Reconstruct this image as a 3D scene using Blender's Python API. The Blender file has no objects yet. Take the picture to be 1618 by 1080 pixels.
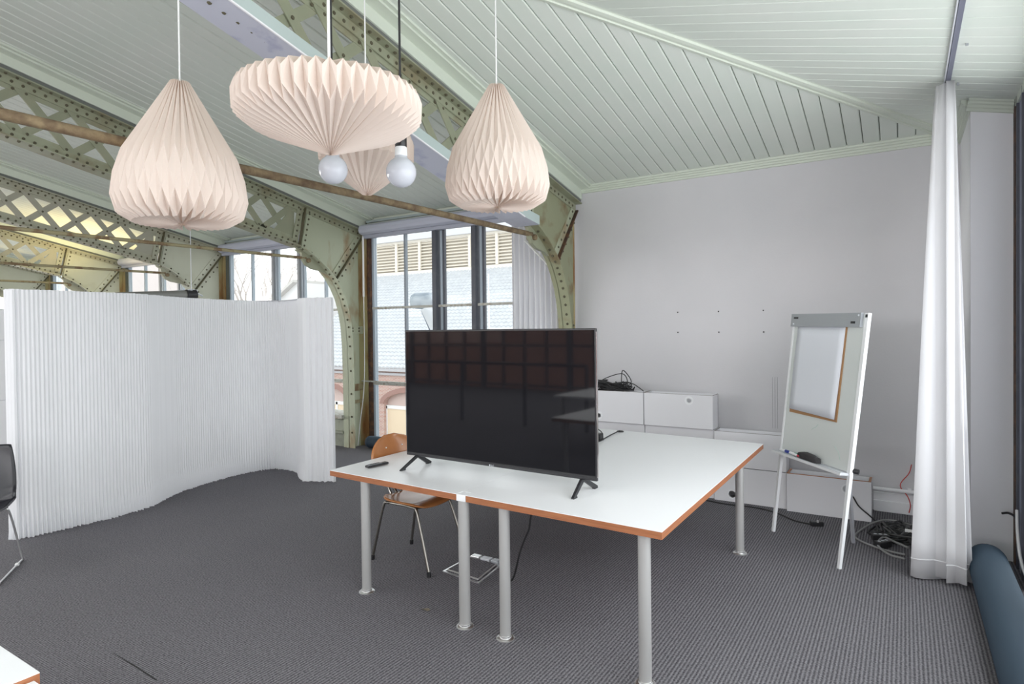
import bpy, bmesh, math, random
from mathutils import Matrix, Vector
from math import sin, cos, pi, radians
random.seed(7)
C = bpy.context.scene.collection
sc = bpy.context.scene

# ------------------------------------------------------------------ camera
YAW, PITCH, ROLL, F, CY, EYE = .5659, -.01392, .01103, 976.6, 532.53, 1.67
cd = bpy.data.cameras.new('camera'); cam = bpy.data.objects.new('camera', cd); C.objects.link(cam)
fw = Vector((-sin(YAW)*cos(PITCH), cos(YAW)*cos(PITCH), sin(PITCH)))
rt = Vector((cos(YAW), sin(YAW), 0)); dn = fw.cross(rt)
r2 = cos(ROLL)*rt + sin(ROLL)*dn; d2 = -sin(ROLL)*rt + cos(ROLL)*dn
m = Matrix((r2, -d2, -fw)).transposed().to_4x4(); m.translation = (0, 0, EYE)
cam.matrix_world = m
cd.sensor_width = 36; cd.lens = F/1618*36; cd.shift_y = (CY-540)/1618; cd.clip_end = 400; cd.clip_start = .05
sc.camera = cam

# ------------------------------------------------------------------ light, exposure
sc.view_settings.view_transform = 'Standard'; sc.view_settings.look = 'None'
sc.view_settings.gamma = 1; sc.view_settings.use_curve_mapping = False
sc.view_settings.exposure = 0.53
w = bpy.data.worlds.new('overcast sky'); sc.world = w; w.use_nodes = True
nt = w.node_tree; nt.nodes.clear()
wo = nt.nodes.new('ShaderNodeOutputWorld'); bg = nt.nodes.new('ShaderNodeBackground')
tc = nt.nodes.new('ShaderNodeTexCoord'); nz = nt.nodes.new('ShaderNodeTexNoise'); nz.inputs['Scale'].default_value = 2.5
cr = nt.nodes.new('ShaderNodeValToRGB')
cr.color_ramp.elements[0].color = (.90, .95, 1, 1); cr.color_ramp.elements[1].color = (1, 1, 1, 1)
nt.links.new(tc.outputs['Generated'], nz.inputs['Vector']); nt.links.new(nz.outputs['Fac'], cr.inputs['Fac'])
nt.links.new(cr.outputs['Color'], bg.inputs['Color']); bg.inputs['Strength'].default_value = 1.5
nt.links.new(bg.outputs['Background'], wo.inputs['Surface'])
sc.cycles.use_denoising = True
sc.cycles.max_bounces = 10; sc.cycles.diffuse_bounces = 6; sc.cycles.transparent_max_bounces = 16
sc.cycles.sample_clamp_indirect = 6

def area(name, loc, rot, sx, sy, power, color=(1, 1, 1)):
    l = bpy.data.lights.new(name, 'AREA'); l.shape = 'RECTANGLE'; l.size = sx; l.size_y = sy
    l.energy = power; l.color = color
    o = bpy.data.objects.new(name, l); o.location = loc; o.rotation_euler = rot; C.objects.link(o); return o
# unseen area lamps added to brighten the room, standing in for daylight
area('ridge_fill', (-5.5, -3.2, 4.35), (0, 0, 0), 10, 2.4, 110, (1, .985, .97))
area('right_front_fill', (.60, 0.7, 1.9), (0, radians(90), 0), 2.2, 8, 85, (.95, .97, 1))
area('rear_front_fill', (-9, -7.6, 2.5), (radians(90), 0, 0), 19, 1.3, 430, (.97, .98, 1))
area('left_end_fill', (-20.2, 1.5, 2.0), (0, radians(-90), 0), 2, 8, 560, (1, .98, .94))  # added lamp in front of the solid end wall, lifts the left bays

# ------------------------------------------------------------------ materials
MATS = {}
def mat(name, col, rough=.6, metal=0, spec=.5, noise=None, bump=None, col2=None, trans=0, stretch=None, emis=None):
    """principled material; noise=(scale, lo, hi) mixes col->col2; bump=(scale, strength)"""
    if name in MATS: return MATS[name]
    M_ = bpy.data.materials.new(name); M_.use_nodes = True; n = M_.node_tree.nodes; L = M_.node_tree.links
    b = n['Principled BSDF']; b.inputs['Base Color'].default_value = (*col, 1)
    b.inputs['Roughness'].default_value = rough; b.inputs['Metallic'].default_value = metal
    b.inputs['Specular IOR Level'].default_value = spec
    t = n.new('ShaderNodeTexCoord'); mp = n.new('ShaderNodeMapping'); L.new(t.outputs['Object'], mp.inputs['Vector'])
    if stretch: mp.inputs['Scale'].default_value = stretch
    if noise:
        nn = n.new('ShaderNodeTexNoise'); nn.inputs['Scale'].default_value = noise[0]; nn.inputs['Detail'].default_value = 6
        L.new(mp.outputs['Vector'], nn.inputs['Vector'])
        r = n.new('ShaderNodeValToRGB'); r.color_ramp.elements[0].position = noise[1]; r.color_ramp.elements[1].position = noise[2]
        r.color_ramp.elements[0].color = (*col, 1); r.color_ramp.elements[1].color = (*(col2 or col), 1)
        L.new(nn.outputs['Fac'], r.inputs['Fac']); L.new(r.outputs['Color'], b.inputs['Base Color'])
    if bump:
        nb = n.new('ShaderNodeTexNoise'); nb.inputs['Scale'].default_value = bump[0]; nb.inputs['Detail'].default_value = 4
        L.new(mp.outputs['Vector'], nb.inputs['Vector'])
        bb = n.new('ShaderNodeBump'); bb.inputs['Strength'].default_value = bump[1]; bb.inputs['Distance'].default_value = .01
        L.new(nb.outputs['Fac'], bb.inputs['Height']); L.new(bb.outputs['Normal'], b.inputs['Normal'])
    if trans:
        tr = n.new('ShaderNodeBsdfTranslucent'); tr.inputs['Color'].default_value = (*col, 1)
        mx = n.new('ShaderNodeMixShader'); mx.inputs['Fac'].default_value = trans
        L.new(b.outputs['BSDF'], mx.inputs[1]); L.new(tr.outputs['BSDF'], mx.inputs[2])
        L.new(mx.outputs['Shader'], n['Material Output'].inputs['Surface'])
    if emis:
        b.inputs['Emission Color'].default_value = (*emis[0], 1); b.inputs['Emission Strength'].default_value = emis[1]
    MATS[name] = M_; return M_

def glass_mat(name, tint=(1, 1, 1), refl=.06):
    M_ = bpy.data.materials.new(name); M_.use_nodes = True; n = M_.node_tree.nodes; L = M_.node_tree.links
    n.remove(n['Principled BSDF'])
    t = n.new('ShaderNodeBsdfTransparent'); t.inputs['Color'].default_value = (*tint, 1)
    g = n.new('ShaderNodeBsdfGlossy'); g.inputs['Roughness'].default_value = .02
    lw = n.new('ShaderNodeLayerWeight'); pw_ = n.new('ShaderNodeMath'); pw_.operation = 'POWER'; pw_.inputs[1].default_value = 5
    L.new(lw.outputs['Facing'], pw_.inputs[0]); ma = n.new('ShaderNodeMath'); ma.operation = 'MULTIPLY_ADD'
    ma.inputs[1].default_value = .3; ma.inputs[2].default_value = .008; L.new(pw_.outputs[0], ma.inputs[0])
    mx = n.new('ShaderNodeMixShader'); L.new(ma.outputs[0], mx.inputs['Fac'])
    L.new(t.outputs['BSDF'], mx.inputs[1]); L.new(g.outputs['BSDF'], mx.inputs[2])
    L.new(mx.outputs['Shader'], n['Material Output'].inputs['Surface'])
    MATS[name] = M_; return M_

GLASS = glass_mat('window glass', (.97, .985, .98))
CEIL = mat('pale green board paint', (.69, .745, .68), .5, noise=(3, .35, .7), col2=(.72, .755, .70))
CEILBACK = mat('dark gap behind boards', (.16, .18, .15), .9)
STEELN = mat('olive near truss paint', (.31, .32, .205), .55, noise=(4, .52, .72), col2=(.20, .13, .06), bump=(25, .25))
TRIMG = mat('light green trim paint', (.66, .71, .62), .45)
WALL = mat('off-white wall paint', (.66, .65, .675), .75, noise=(1.3, .35, .7), col2=(.62, .615, .64), bump=(60, .12))
WALLW = mat('white wall paint', (.90, .90, .93), .7, bump=(50, .1))
STEEL = mat('olive green truss paint', (.33, .345, .245), .55, noise=(3.2, .52, .8), col2=(.22, .17, .09), bump=(25, .2))
STEELC = mat('pale green column paint', (.44, .47, .345), .55, noise=(4, .52, .72), col2=(.30, .19, .09), bump=(25, .25), stretch=(1, 1, .45))
LATT = mat('olive lattice paint', (.29, .305, .215), .55, noise=(5, .5, .85), col2=(.35, .34, .24))
RUST = mat('rusty tie rod', (.13, .085, .05), .8, noise=(16, .35, .75), col2=(.30, .23, .13), bump=(60, .5))
RUSTP = mat('rusty yellowed tie rod', (.20, .13, .07), .7, noise=(9, .40, .52), col2=(.33, .29, .17), bump=(50, .4))
RUSTD = mat('dark rusted frame', (.07, .04, .03), .8, noise=(14, .45, .7), col2=(.17, .08, .04))
RIVET = mat('dark rivet', (.10, .09, .055), .7)
FRAME = mat('dark blue grey steel frame', (.075, .08, .10), .5, noise=(9, .5, .8), col2=(.11, .115, .13))
FRAMEL = mat('light blue grey steel frame', (.38, .44, .50), .45)
RAILM = mat('weathered white rail', (.5, .5, .46), .6, noise=(20, .5, .7), col2=(.28, .22, .16))
BLIND = mat('lilac grey blind case', (.50, .52, .62), .4)
DUCTB = mat('stained duct violet shade', (.56, .58, .68), .5, noise=(7, .55, .68), col2=(.42, .44, .58))  # underside: violet shade put into the colour, stains mixed in
DUCTS = mat('duct greenish lit side', (.50, .585, .575), .5)  # side: greenish light from the right put into the colour
WHITE = mat('white laminate', (.84, .85, .87), .32)
BOXW = mat('white box board', (.76, .76, .79), .45)
PLY = mat('plywood edge', (.40, .155, .065), .5, noise=(8, .3, .7), col2=(.27, .095, .04), stretch=(1, 1, 40))
WOOD = mat('warm beech veneer', (.47, .20, .07), .2, noise=(6, .3, .7), col2=(.36, .135, .045), stretch=(1, 1, .12))
ALU = mat('satin grey leg', (.47, .465, .46), .38, metal=.35)
CHROME = mat('worn chrome', (.30, .285, .26), .3, metal=1)
CHROMEB = mat('bright chrome', (.85, .85, .85), .35, metal=1)
BLACK = mat('black plastic', (.018, .018, .02), .35)
BLACKC = mat('black cable', (.02, .02, .022), .5)
GREYC = mat('grey cable', (.25, .25, .25), .5)
REDC = mat('red wire', (.55, .03, .02), .4)
WHITEC = mat('white cord', (.8, .8, .8), .5)
SCREEN = mat('dark glossy screen', (.008, .008, .010), .04, spec=.55)
BEZEL = mat('dark grey bezel', (.022, .022, .025), .35)
PAPERL = mat('cream pleated paper', (.84, .735, .665), .7, trans=.28)
PAPERW = mat('white fibre paper', (.93, .935, .955), .8, trans=.25)
CURT = mat('white curtain cloth', (.84, .84, .86), .8, trans=.35)
OPAL = mat('opal bulb glass', (.72, .74, .80), .12, trans=.25)
SHEET = mat('white paper sheet', (.72, .74, .80), .7)
CARD = mat('brown cardboard', (.38, .21, .10), .8)
BOARD = mat('whiteboard enamel', (.64, .67, .66), .22)
GREY = mat('grey metal paint', (.40, .42, .45), .35, metal=.3)
GREYL = mat('light grey metal', (.60, .62, .66), .35, metal=.2)
DKGREY = mat('dark grey felt', (.045, .043, .045), .9)
BLUE = mat('dark blue ribbed fabric', (.03, .052, .078), .65)
BRICK2 = mat('plain red brick', (.35, .17, .13), .9)
GROUND = mat('courtyard paving', (.4, .39, .38), .9)
PALE = mat('pale facade plaster', (.72, .66, .64), .8)
CREAM = mat('cream door panel', (.80, .66, .48), .7)
LOUV = mat('cream louvre paint', (.80, .75, .66), .6)
ROOFM = mat('grey roof tile', (.48, .50, .53), .6, noise=(3, .3, .7), col2=(.56, .58, .60))
ROOFG = mat('hazy roof glazing', (.80, .83, .86), .25)
BARK = mat('bare winter bark', (.66, .61, .58), .9)
ORANGE = mat('orange shell', (.55, .12, .03), .35)
GREENS = mat('green exit sign', (.02, .40, .28), .4, emis=((.02, .5, .33), .35))
CREASE = mat('dark recess', (.02, .02, .02), .9)

def brick_mat():
    M_ = bpy.data.materials.new('red brick bond'); M_.use_nodes = True; n = M_.node_tree.nodes; L = M_.node_tree.links
    b = n['Principled BSDF']; b.inputs['Roughness'].default_value = .9
    t = n.new('ShaderNodeTexCoord'); sx = n.new('ShaderNodeSeparateXYZ'); cx = n.new('ShaderNodeCombineXYZ')
    L.new(t.outputs['Object'], sx.inputs[0]); L.new(sx.outputs['X'], cx.inputs['X']); L.new(sx.outputs['Z'], cx.inputs['Y'])
    br = n.new('ShaderNodeTexBrick'); br.inputs['Scale'].default_value = 1; br.inputs['Brick Width'].default_value = .24
    br.inputs['Row Height'].default_value = .075; br.inputs['Mortar Size'].default_value = .012
    br.inputs['Color1'].default_value = (.46, .24, .20, 1); br.inputs['Color2'].default_value = (.55, .34, .28, 1)
    br.inputs['Mortar'].default_value = (.58, .54, .5, 1)
    L.new(cx.outputs[0], br.inputs['Vector']); L.new(br.outputs['Color'], b.inputs['Base Color'])
    return M_
BRICK = brick_mat()

def carpet_mat():
    M_ = bpy.data.materials.new('ribbed grey carpet'); M_.use_nodes = True; n = M_.node_tree.nodes; L = M_.node_tree.links
    b = n['Principled BSDF']; b.inputs['Roughness'].default_value = .95; b.inputs['Specular IOR Level'].default_value = .15
    t = n.new('ShaderNodeTexCoord')
    wv = n.new('ShaderNodeTexWave'); wv.wave_type = 'BANDS'; wv.bands_direction = 'X'
    wv.inputs['Scale'].default_value = 17; wv.inputs['Distortion'].default_value = 1.2
    wv.inputs['Detail'].default_value = 2; wv.inputs['Detail Scale'].default_value = 4
    L.new(t.outputs['Object'], wv.inputs['Vector'])
    w2 = n.new('ShaderNodeTexWave'); w2.wave_type = 'BANDS'; w2.bands_direction = 'Y'; w2.inputs['Scale'].default_value = 34
    w2.inputs['Distortion'].default_value = 2.5; w2.inputs['Detail Scale'].default_value = 3
    L.new(t.outputs['Object'], w2.inputs['Vector'])
    n1 = n.new('ShaderNodeTexNoise'); n1.inputs['Scale'].default_value = 90; n1.inputs['Detail'].default_value = 5; n1.inputs['Roughness'].default_value = .7
    L.new(t.outputs['Object'], n1.inputs['Vector'])
    n2 = n.new('ShaderNodeTexNoise'); n2.inputs['Scale'].default_value = .9; n2.inputs['Detail'].default_value = 5
    L.new(t.outputs['Object'], n2.inputs['Vector'])
    a1 = n.new('ShaderNodeMath'); a1.operation = 'MULTIPLY'; a1.inputs[1].default_value = .35; L.new(w2.outputs['Fac'], a1.inputs[0])
    a2 = n.new('ShaderNodeMath'); a2.operation = 'MULTIPLY_ADD'; a2.inputs[1].default_value = .65
    L.new(wv.outputs['Fac'], a2.inputs[0]); L.new(a1.outputs[0], a2.inputs[2])
    a3 = n.new('ShaderNodeMath'); a3.operation = 'MULTIPLY_ADD'; a3.inputs[1].default_value = 2.4; a3.inputs[2].default_value = -1.2
    L.new(n1.outputs['Fac'], a3.inputs[0])
    a4 = n.new('ShaderNodeMath'); a4.operation = 'ADD'; L.new(a2.outputs[0], a4.inputs[0]); L.new(a3.outputs[0], a4.inputs[1])
    r = n.new('ShaderNodeValToRGB'); r.color_ramp.elements[0].position = .0; r.color_ramp.elements[1].position = 1
    r.color_ramp.elements[0].color = (.065, .063, .072, 1); r.color_ramp.elements[1].color = (.29, .28, .30, 1)
    L.new(a4.outputs[0], r.inputs['Fac'])
    mx = n.new('ShaderNodeMix'); mx.data_type = 'RGBA'; mx.blend_type = 'MULTIPLY'; mx.inputs['Factor'].default_value = .35
    r2_ = n.new('ShaderNodeValToRGB'); r2_.color_ramp.elements[0].position = .35; r2_.color_ramp.elements[1].position = .65
    r2_.color_ramp.elements[0].color = (.8, .8, .82, 1); r2_.color_ramp.elements[1].color = (1, 1, 1, 1)
    L.new(n2.outputs['Fac'], r2_.inputs['Fac'])
    L.new(r.outputs['Color'], mx.inputs['A']); L.new(r2_.outputs['Color'], mx.inputs['B'])
    L.new(mx.outputs['Result'], b.inputs['Base Color'])
    bb = n.new('ShaderNodeBump'); bb.inputs['Strength'].default_value = .9; bb.inputs['Distance'].default_value = .004
    L.new(a4.outputs[0], bb.inputs['Height']); L.new(bb.outputs['Normal'], b.inputs['Normal'])
    return M_
CARPET = carpet_mat()

# ------------------------------------------------------------------ helpers
WM = {}
def smooth(me, ang=40):
    me.shade_smooth(); me.set_sharp_from_angle(angle=radians(ang))
def obj(name, bm, material, parent=None, sm=False, kind=None, label=None, cat=None, group=None, local=False):
    if parent is not None and not local: bm.transform(WM[parent.name].inverted())
    bmesh.ops.recalc_face_normals(bm, faces=bm.faces)
    me = bpy.data.meshes.new(name); bm.to_mesh(me); bm.free()
    for mm in (material if isinstance(material, (list, tuple)) else [material]): me.materials.append(mm)
    if sm: smooth(me, sm if sm is not True else 40)
    o = bpy.data.objects.new(name, me); C.objects.link(o)
    if parent is not None: o.parent = parent; WM[o.name] = WM[parent.name].copy()
    else: WM[o.name] = Matrix.Identity(4)
    if kind: o['kind'] = kind
    if label: o['label'] = label
    if cat: o['category'] = cat
    if group: o['group'] = group
    return o
def thing(name, label, cat, loc=(0, 0, 0), rz=0, group=None, kind=None):
    o = bpy.data.objects.new(name, None); C.objects.link(o); o.location = loc; o.rotation_euler = (0, 0, rz)
    WM[o.name] = Matrix.Translation(loc) @ Matrix.Rotation(rz, 4, 'Z')
    if label: o['label'] = label
    if cat: o['category'] = cat
    if group: o['group'] = group
    if kind: o['kind'] = kind
    o.empty_display_size = .1
    return o
def copy_tree(o, loc=None, parent=None, rz=None, label=None):
    c = o.copy(); C.objects.link(c)
    if parent is not None: c.parent = parent
    if loc is not None: c.location = loc
    if rz is not None: c.rotation_euler.z = rz
    if label: c['label'] = label
    for ch in list(o.children): copy_tree(ch, parent=c)
    return c
def nb(): return bmesh.new()
def box(bm, x0, x1, y0, y1, z0, z1, bev=0, M=None):
    v = [bm.verts.new(p) for p in ((x0,y0,z0),(x1,y0,z0),(x1,y1,z0),(x0,y1,z0),(x0,y0,z1),(x1,y0,z1),(x1,y1,z1),(x0,y1,z1))]
    fs = [bm.faces.new([v[i] for i in q]) for q in ((3,2,1,0),(4,5,6,7),(0,1,5,4),(1,2,6,5),(2,3,7,6),(3,0,4,7))]
    if bev:
        es = list({e for f in fs for e in f.edges})
        r = bmesh.ops.bevel(bm, geom=es, offset=bev, segments=2, affect='EDGES', profile=.5)
        v = list({vv for f in r['faces'] for vv in f.verts} | {x for x in v if x.is_valid})
    if M is not None: bmesh.ops.transform(bm, matrix=M, verts=[x for x in v if x.is_valid])
    return bm
def prism(bm, poly, axis, a, b):
    """poly of 2D points, extruded along axis ('x': (y,z), 'y': (x,z), 'z': (x,y)) from a to b"""
    def P(p, t): return {'x': (t, p[0], p[1]), 'y': (p[0], t, p[1]), 'z': (p[0], p[1], t)}[axis]
    A = [bm.verts.new(P(p, a)) for p in poly]; B = [bm.verts.new(P(p, b)) for p in poly]
    bm.faces.new(A); bm.faces.new(B[::-1]); n = len(poly)
    for i in range(n): bm.faces.new((A[i], B[i], B[(i+1) % n], A[(i+1) % n]))
    return bm
def tube(bm, pts, r, n=8, caps=True):
    pts = [Vector(p) for p in pts]; rings = []; up = None
    for i, p in enumerate(pts):
        d = (pts[min(i+1, len(pts)-1)] - pts[max(i-1, 0)]).normalized()
        if up is None:
            up = Vector((0, 0, 1)) if abs(d.z) < .9 else Vector((1, 0, 0))
        s = d.cross(up)
        if s.length < 1e-4: s = d.cross(Vector((1, .3, .2)))
        s.normalize(); up = s.cross(d).normalized()
        rr = r[i] if isinstance(r, (list, tuple)) else r
        rings.append([bm.verts.new(p + (s*cos(2*pi*k/n) + up*sin(2*pi*k/n))*rr) for k in range(n)])
    for a, b in zip(rings, rings[1:]):
        for k in range(n): bm.faces.new((a[k], a[(k+1) % n], b[(k+1) % n], b[k]))
    if caps: bm.faces.new(rings[0][::-1]); bm.faces.new(rings[-1])
    return bm
def lathe(bm, prof, c=(0, 0, 0), n=24):
    c = Vector(c); rings = []
    for r, z in prof:
        rings.append([bm.verts.new(c + Vector((r*cos(2*pi*k/n), r*sin(2*pi*k/n), z))) for k in range(n)] if r > 1e-5 else [bm.verts.new(c + Vector((0, 0, z)))])
    for a, b in zip(rings, rings[1:]):
        for k in range(n):
            k2 = (k+1) % n
            if len(a) == 1 and len(b) == 1: continue
            if len(a) == 1: bm.faces.new((a[0], b[k], b[k2]))
            elif len(b) == 1: bm.faces.new((a[k], a[k2], b[0]))
            else: bm.faces.new((a[k], a[k2], b[k2], b[k]))
    if len(rings[0]) > 1: bm.faces.new(rings[0][::-1])
    if len(rings[-1]) > 1: bm.faces.new(rings[-1])
    return bm
def spline(pts, k=6):
    pts = [Vector(p) for p in pts]; out = []
    P = [2*pts[0]-pts[1]] + pts + [2*pts[-1]-pts[-2]]
    for i in range(1, len(P)-2):
        for j in range(k):
            t = j/k; a, b, c_, d = P[i-1], P[i], P[i+1], P[i+2]
            out.append(.5*((2*b) + (c_-a)*t + (2*a-5*b+4*c_-d)*t*t + (3*b-a-3*c_+d)*t**3))
    out.append(pts[-1]); return out
def holed_panel(bm, x0, x1, z0, z1, y0, y1, hx, hz, hr, n=20):
    """a board in the x-z plane with a round hole through it"""
    pts = []
    for k in range(n):
        a = 2*pi*k/n; dx, dz = cos(a), sin(a)
        tx = ((x1-hx) if dx > 0 else (x0-hx))/dx if abs(dx) > 1e-6 else 1e9
        tz = ((z1-hz) if dz > 0 else (z0-hz))/dz if abs(dz) > 1e-6 else 1e9
        t = min(tx, tz); pts.append((hx+dx*t, hz+dz*t, hx+dx*hr, hz+dz*hr))
    cor = [(x1, z1), (x0, z1), (x0, z0), (x1, z0)]
    O = {}
    for y in (y0, y1):
        O[y] = ([bm.verts.new((p[0], y, p[1])) for p in pts], [bm.verts.new((p[2], y, p[3])) for p in pts])
    for k in range(n):
        k2 = (k+1) % n
        p, q = pts[k], pts[k2]
        extra = None
        if abs(p[0]-q[0]) > 1e-6 and abs(p[1]-q[1]) > 1e-6:
            for c_ in cor:
                if (abs(c_[0]-p[0]) < 1e-6 or abs(c_[1]-p[1]) < 1e-6) and (abs(c_[0]-q[0]) < 1e-6 or abs(c_[1]-q[1]) < 1e-6): extra = c_
        ex = {}
        for y in (y0, y1):
            o_, i_ = O[y]
            if extra: ex[y] = bm.verts.new((extra[0], y, extra[1])); bm.faces.new((o_[k], ex[y], o_[k2], i_[k2], i_[k]))
            else: bm.faces.new((o_[k], o_[k2], i_[k2], i_[k]))
        bm.faces.new((O[y0][1][k], O[y0][1][k2], O[y1][1][k2], O[y1][1][k]))
        if extra:
            bm.faces.new((O[y0][0][k], ex[y0], ex[y1], O[y1][0][k])); bm.faces.new((ex[y0], O[y0][0][k2], O[y1][0][k2], ex[y1]))
        else: bm.faces.new((O[y0][0][k], O[y0][0][k2], O[y1][0][k2], O[y1][0][k]))
    return bm

# ------------------------------------------------------------------ room geometry numbers
YW = 6.45                                  # inner face of the long front
TX = [-3.22, -6.68, -10.1, -13.54, -16.98, -20.42]
ZC0, SA, SB, XB = 3.28, .20, .25, .33      # ceiling height at the wall, slopes, hip corner
RIDGE = -2.0
def zA(y): return ZC0 + SA*(YW-y)
def zB(x): return ZC0 + SB*(XB-x)
def yhip(x): return YW - SB/SA*(XB-x)

# floor
bm = nb(); box(bm, -20.6, .68, -8, 6.5, -.2, 0)
floor = obj('floor', bm, CARPET, kind='structure')
bm = nb(); prism(bm, [(-3.49, 1.578), (-3.25, 1.569), (-3.04, 1.560), (-3.04, 1.566), (-3.25, 1.576), (-3.49, 1.580)], 'z', 0, .0015); obj('carpet_seam', bm, CREASE, floor)

# ceiling: boards side by side under a dark backing
ceiling = thing('ceiling', None, None, kind='structure')
PW = .131; GAP = .006
def board_A(x0, x1, yend0, yend1, name='ceiling_board'):
    g = GAP/2; t = .018; c = .007
    prof = [(x0+g, t), (x0+g, c), (x0+g+c, 0), (x1-g-c, 0), (x1-g, c), (x1-g, t)]
    bm = nb(); A = []; B = []
    for (x, h) in prof:
        ye = yend0 + (yend1-yend0)*(x-x0)/(x1-x0)
        A.append(bm.verts.new((x, YW, zA(YW)+h))); B.append(bm.verts.new((x, ye, zA(ye)+h)))
    bm.faces.new(A); bm.faces.new(B[::-1])
    for i in range(6): bm.faces.new((A[i], B[i], B[(i+1) % 6], A[(i+1) % 6]))
    return bm
def board_B(y0, y1, xs0, xs1, xe=.68):
    g = GAP/2; t = .018; c = .0045
    prof = [(y0+g, t), (y0+g, c), (y0+g+c, 0), (y1-g-c, 0), (y1-g, c), (y1-g, t)]
    bm = nb(); A = []; B = []
    for (y, h) in prof:
        xs = xs0 + (xs1-xs0)*(y-y0)/(y1-y0)
        A.append(bm.verts.new((xe, y, zB(xe)+h))); B.append(bm.verts.new((xs, y, zB(xs)+h)))
    bm.faces.new(A); bm.faces.new(B[::-1])
    for i in range(6): bm.faces.new((A[i], B[i], B[(i+1) % 6], A[(i+1) % 6]))
    return bm
x = -1.357 + PW*12
while x > TX[0]:
    x0 = max(x-PW, TX[0])
    obj('ceiling_board', board_A(x0, x, yhip(x0), yhip(x)), CEIL, ceiling); x -= PW
y = YW
while y > RIDGE:
    y0 = y-PW; xs = lambda q: max(XB-(YW-q)*SA/SB, TX[0])
    obj('ceiling_board', board_B(y0, y, xs(y0), xs(y)), CEIL, ceiling); y = y0
for b in range(3):
    x = TX[b]; n = round((TX[b]-TX[b+1])/PW); pw = (TX[b]-TX[b+1])/n
    first = None
    for k in range(n):
        if first is None:
            first = obj('ceiling_board', board_A(x-pw, x, RIDGE, RIDGE), CEIL, ceiling)
        else:
            c = first.copy(); c.location.x = -pw*k; C.objects.link(c)
farb = nb()
for b in range(3, 5):
    n = round((TX[b]-TX[b+1])/PW); pw = (TX[b]-TX[b+1])/n
    for k in range(n):
        t = board_A(TX[b]-pw*(k+1), TX[b]-pw*k, RIDGE, RIDGE); me = bpy.data.meshes.new('t'); t.to_mesh(me); farb.from_mesh(me); t.free(); bpy.data.meshes.remove(me)
obj('far_boards', farb, CEIL, ceiling, kind='stuff')
# dark backing above the boards
bm = nb()
for pts in ([(TX[0], YW+.1, zA(YW+.1)+.02), (XB, YW+.1, zA(YW+.1)+.02), (XB, YW, zA(YW)+.02), (TX[0], yhip(TX[0]), zA(yhip(TX[0]))+.02)],
            [(XB, YW, zB(XB)+.02), (.7, YW+.1, zB(.7)+.02), (.7, RIDGE, zB(.7)+.02), (TX[0], RIDGE, zB(TX[0])+.02), (TX[0], yhip(TX[0]), zB(TX[0])+.02)],
            [(-20.6, YW+.1, zA(YW+.1)+.02), (TX[0], YW+.1, zA(YW+.1)+.02), (TX[0], RIDGE, zA(RIDGE)+.02), (-20.6, RIDGE, zA(RIDGE)+.02)],
            [(TX[0], yhip(TX[0]), zB(TX[0])), (TX[0], RIDGE, zB(TX[0])), (TX[0], RIDGE, zA(RIDGE)+.03)]):
    lo = [bm.verts.new(p) for p in pts]; hi = [bm.verts.new((p[0], p[1], p[2]+.03)) for p in pts]
    bm.faces.new(lo); bm.faces.new(hi[::-1]); n = len(pts)
    for i in range(n): bm.faces.new((lo[i], hi[i], hi[(i+1) % n], lo[(i+1) % n]))
obj('backing_sheet', bm, CEILBACK, ceiling)
# rear slope behind the camera (down to the rear front), with an open ridge gap added to let sky light in
bm = nb()
def slab(pts, t=.05):
    lo = [bm.verts.new(p) for p in pts]; hi = [bm.verts.new((p[0], p[1], p[2]+t)) for p in pts]
    bm.faces.new(lo); bm.faces.new(hi[::-1]); n = len(pts)
    for i in range(n): bm.faces.new((lo[i], hi[i], hi[(i+1) % n], lo[(i+1) % n]))
slab([(-20.6, -4.6, 4.45), (.7, -4.6, 4.45), (.7, -8, 3.3), (-20.6, -8, 3.3)])
obj('rear_slope', bm, CEIL, ceiling)

# hip moulding, wall mouldings
def strip(name, p0, p1, prof, up=(0, 0, 1), m=TRIMG, kind='structure', parent=None, **kw):
    """extrude a profile (side, up) from p0 to p1"""
    p0, p1 = Vector(p0), Vector(p1); d = (p1-p0).normalized(); s = d.cross(Vector(up)).normalized(); u = s.cross(d)
    bm = nb(); A = [bm.verts.new(p0+s*a+u*b) for a, b in prof]; B = [bm.verts.new(p1+s*a+u*b) for a, b in prof]
    bm.faces.new(A); bm.faces.new(B[::-1]); n = len(prof)
    for i in range(n): bm.faces.new((A[i], B[i], B[(i+1) % n], A[(i+1) % n]))
    return obj(name, bm, m, parent, kind=kind, **kw)
mould = [(-.075, .02), (-.075, -.012), (-.055, -.014), (-.05, -.028), (-.02, -.032), (-.016, -.022), (.016, -.022), (.02, -.032), (.05, -.028), (.055, -.014), (.075, -.012), (.075, .02)]
strip('trim_1', (XB, YW, ZC0), (TX[0]+.1, yhip(TX[0]+.1), zA(yhip(TX[0]+.1))), mould)
corn = [(0, .02), (.055, .02), (.055, -.01), (.04, -.016), (.04, -.03), (.026, -.036), (.026, -.052), (.014, -.058), (.014, -.075), (0, -.078)]
strip('trim_2', (.40, YW, ZC0+.004), (TX[0]+.08, YW, ZC0+.004), [(-a, b) for a, b in corn])
strip('trim_3', (.40, YW, zB(.40)), (.40, 5.51, zB(.40)), corn)
strip('trim_4', (.39, 5.51, zB(.39)), (.70, 5.51, zB(.70)), corn)

# walls
bm = nb(); box(bm, TX[0]-.025, .66, YW, YW+.3, 0, 3.34); obj('wall_back', bm, WALL, kind='structure')
bm = nb(); box(bm, .40, .70, 5.51, YW, 0, 3.26); obj('wall_right', bm, WALLW, kind='structure')
bm = nb(); box(bm, -20.75, -20.6, -8, 6.6, 0, 5); obj('wall_left', bm, WALLW, kind='structure')
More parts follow.
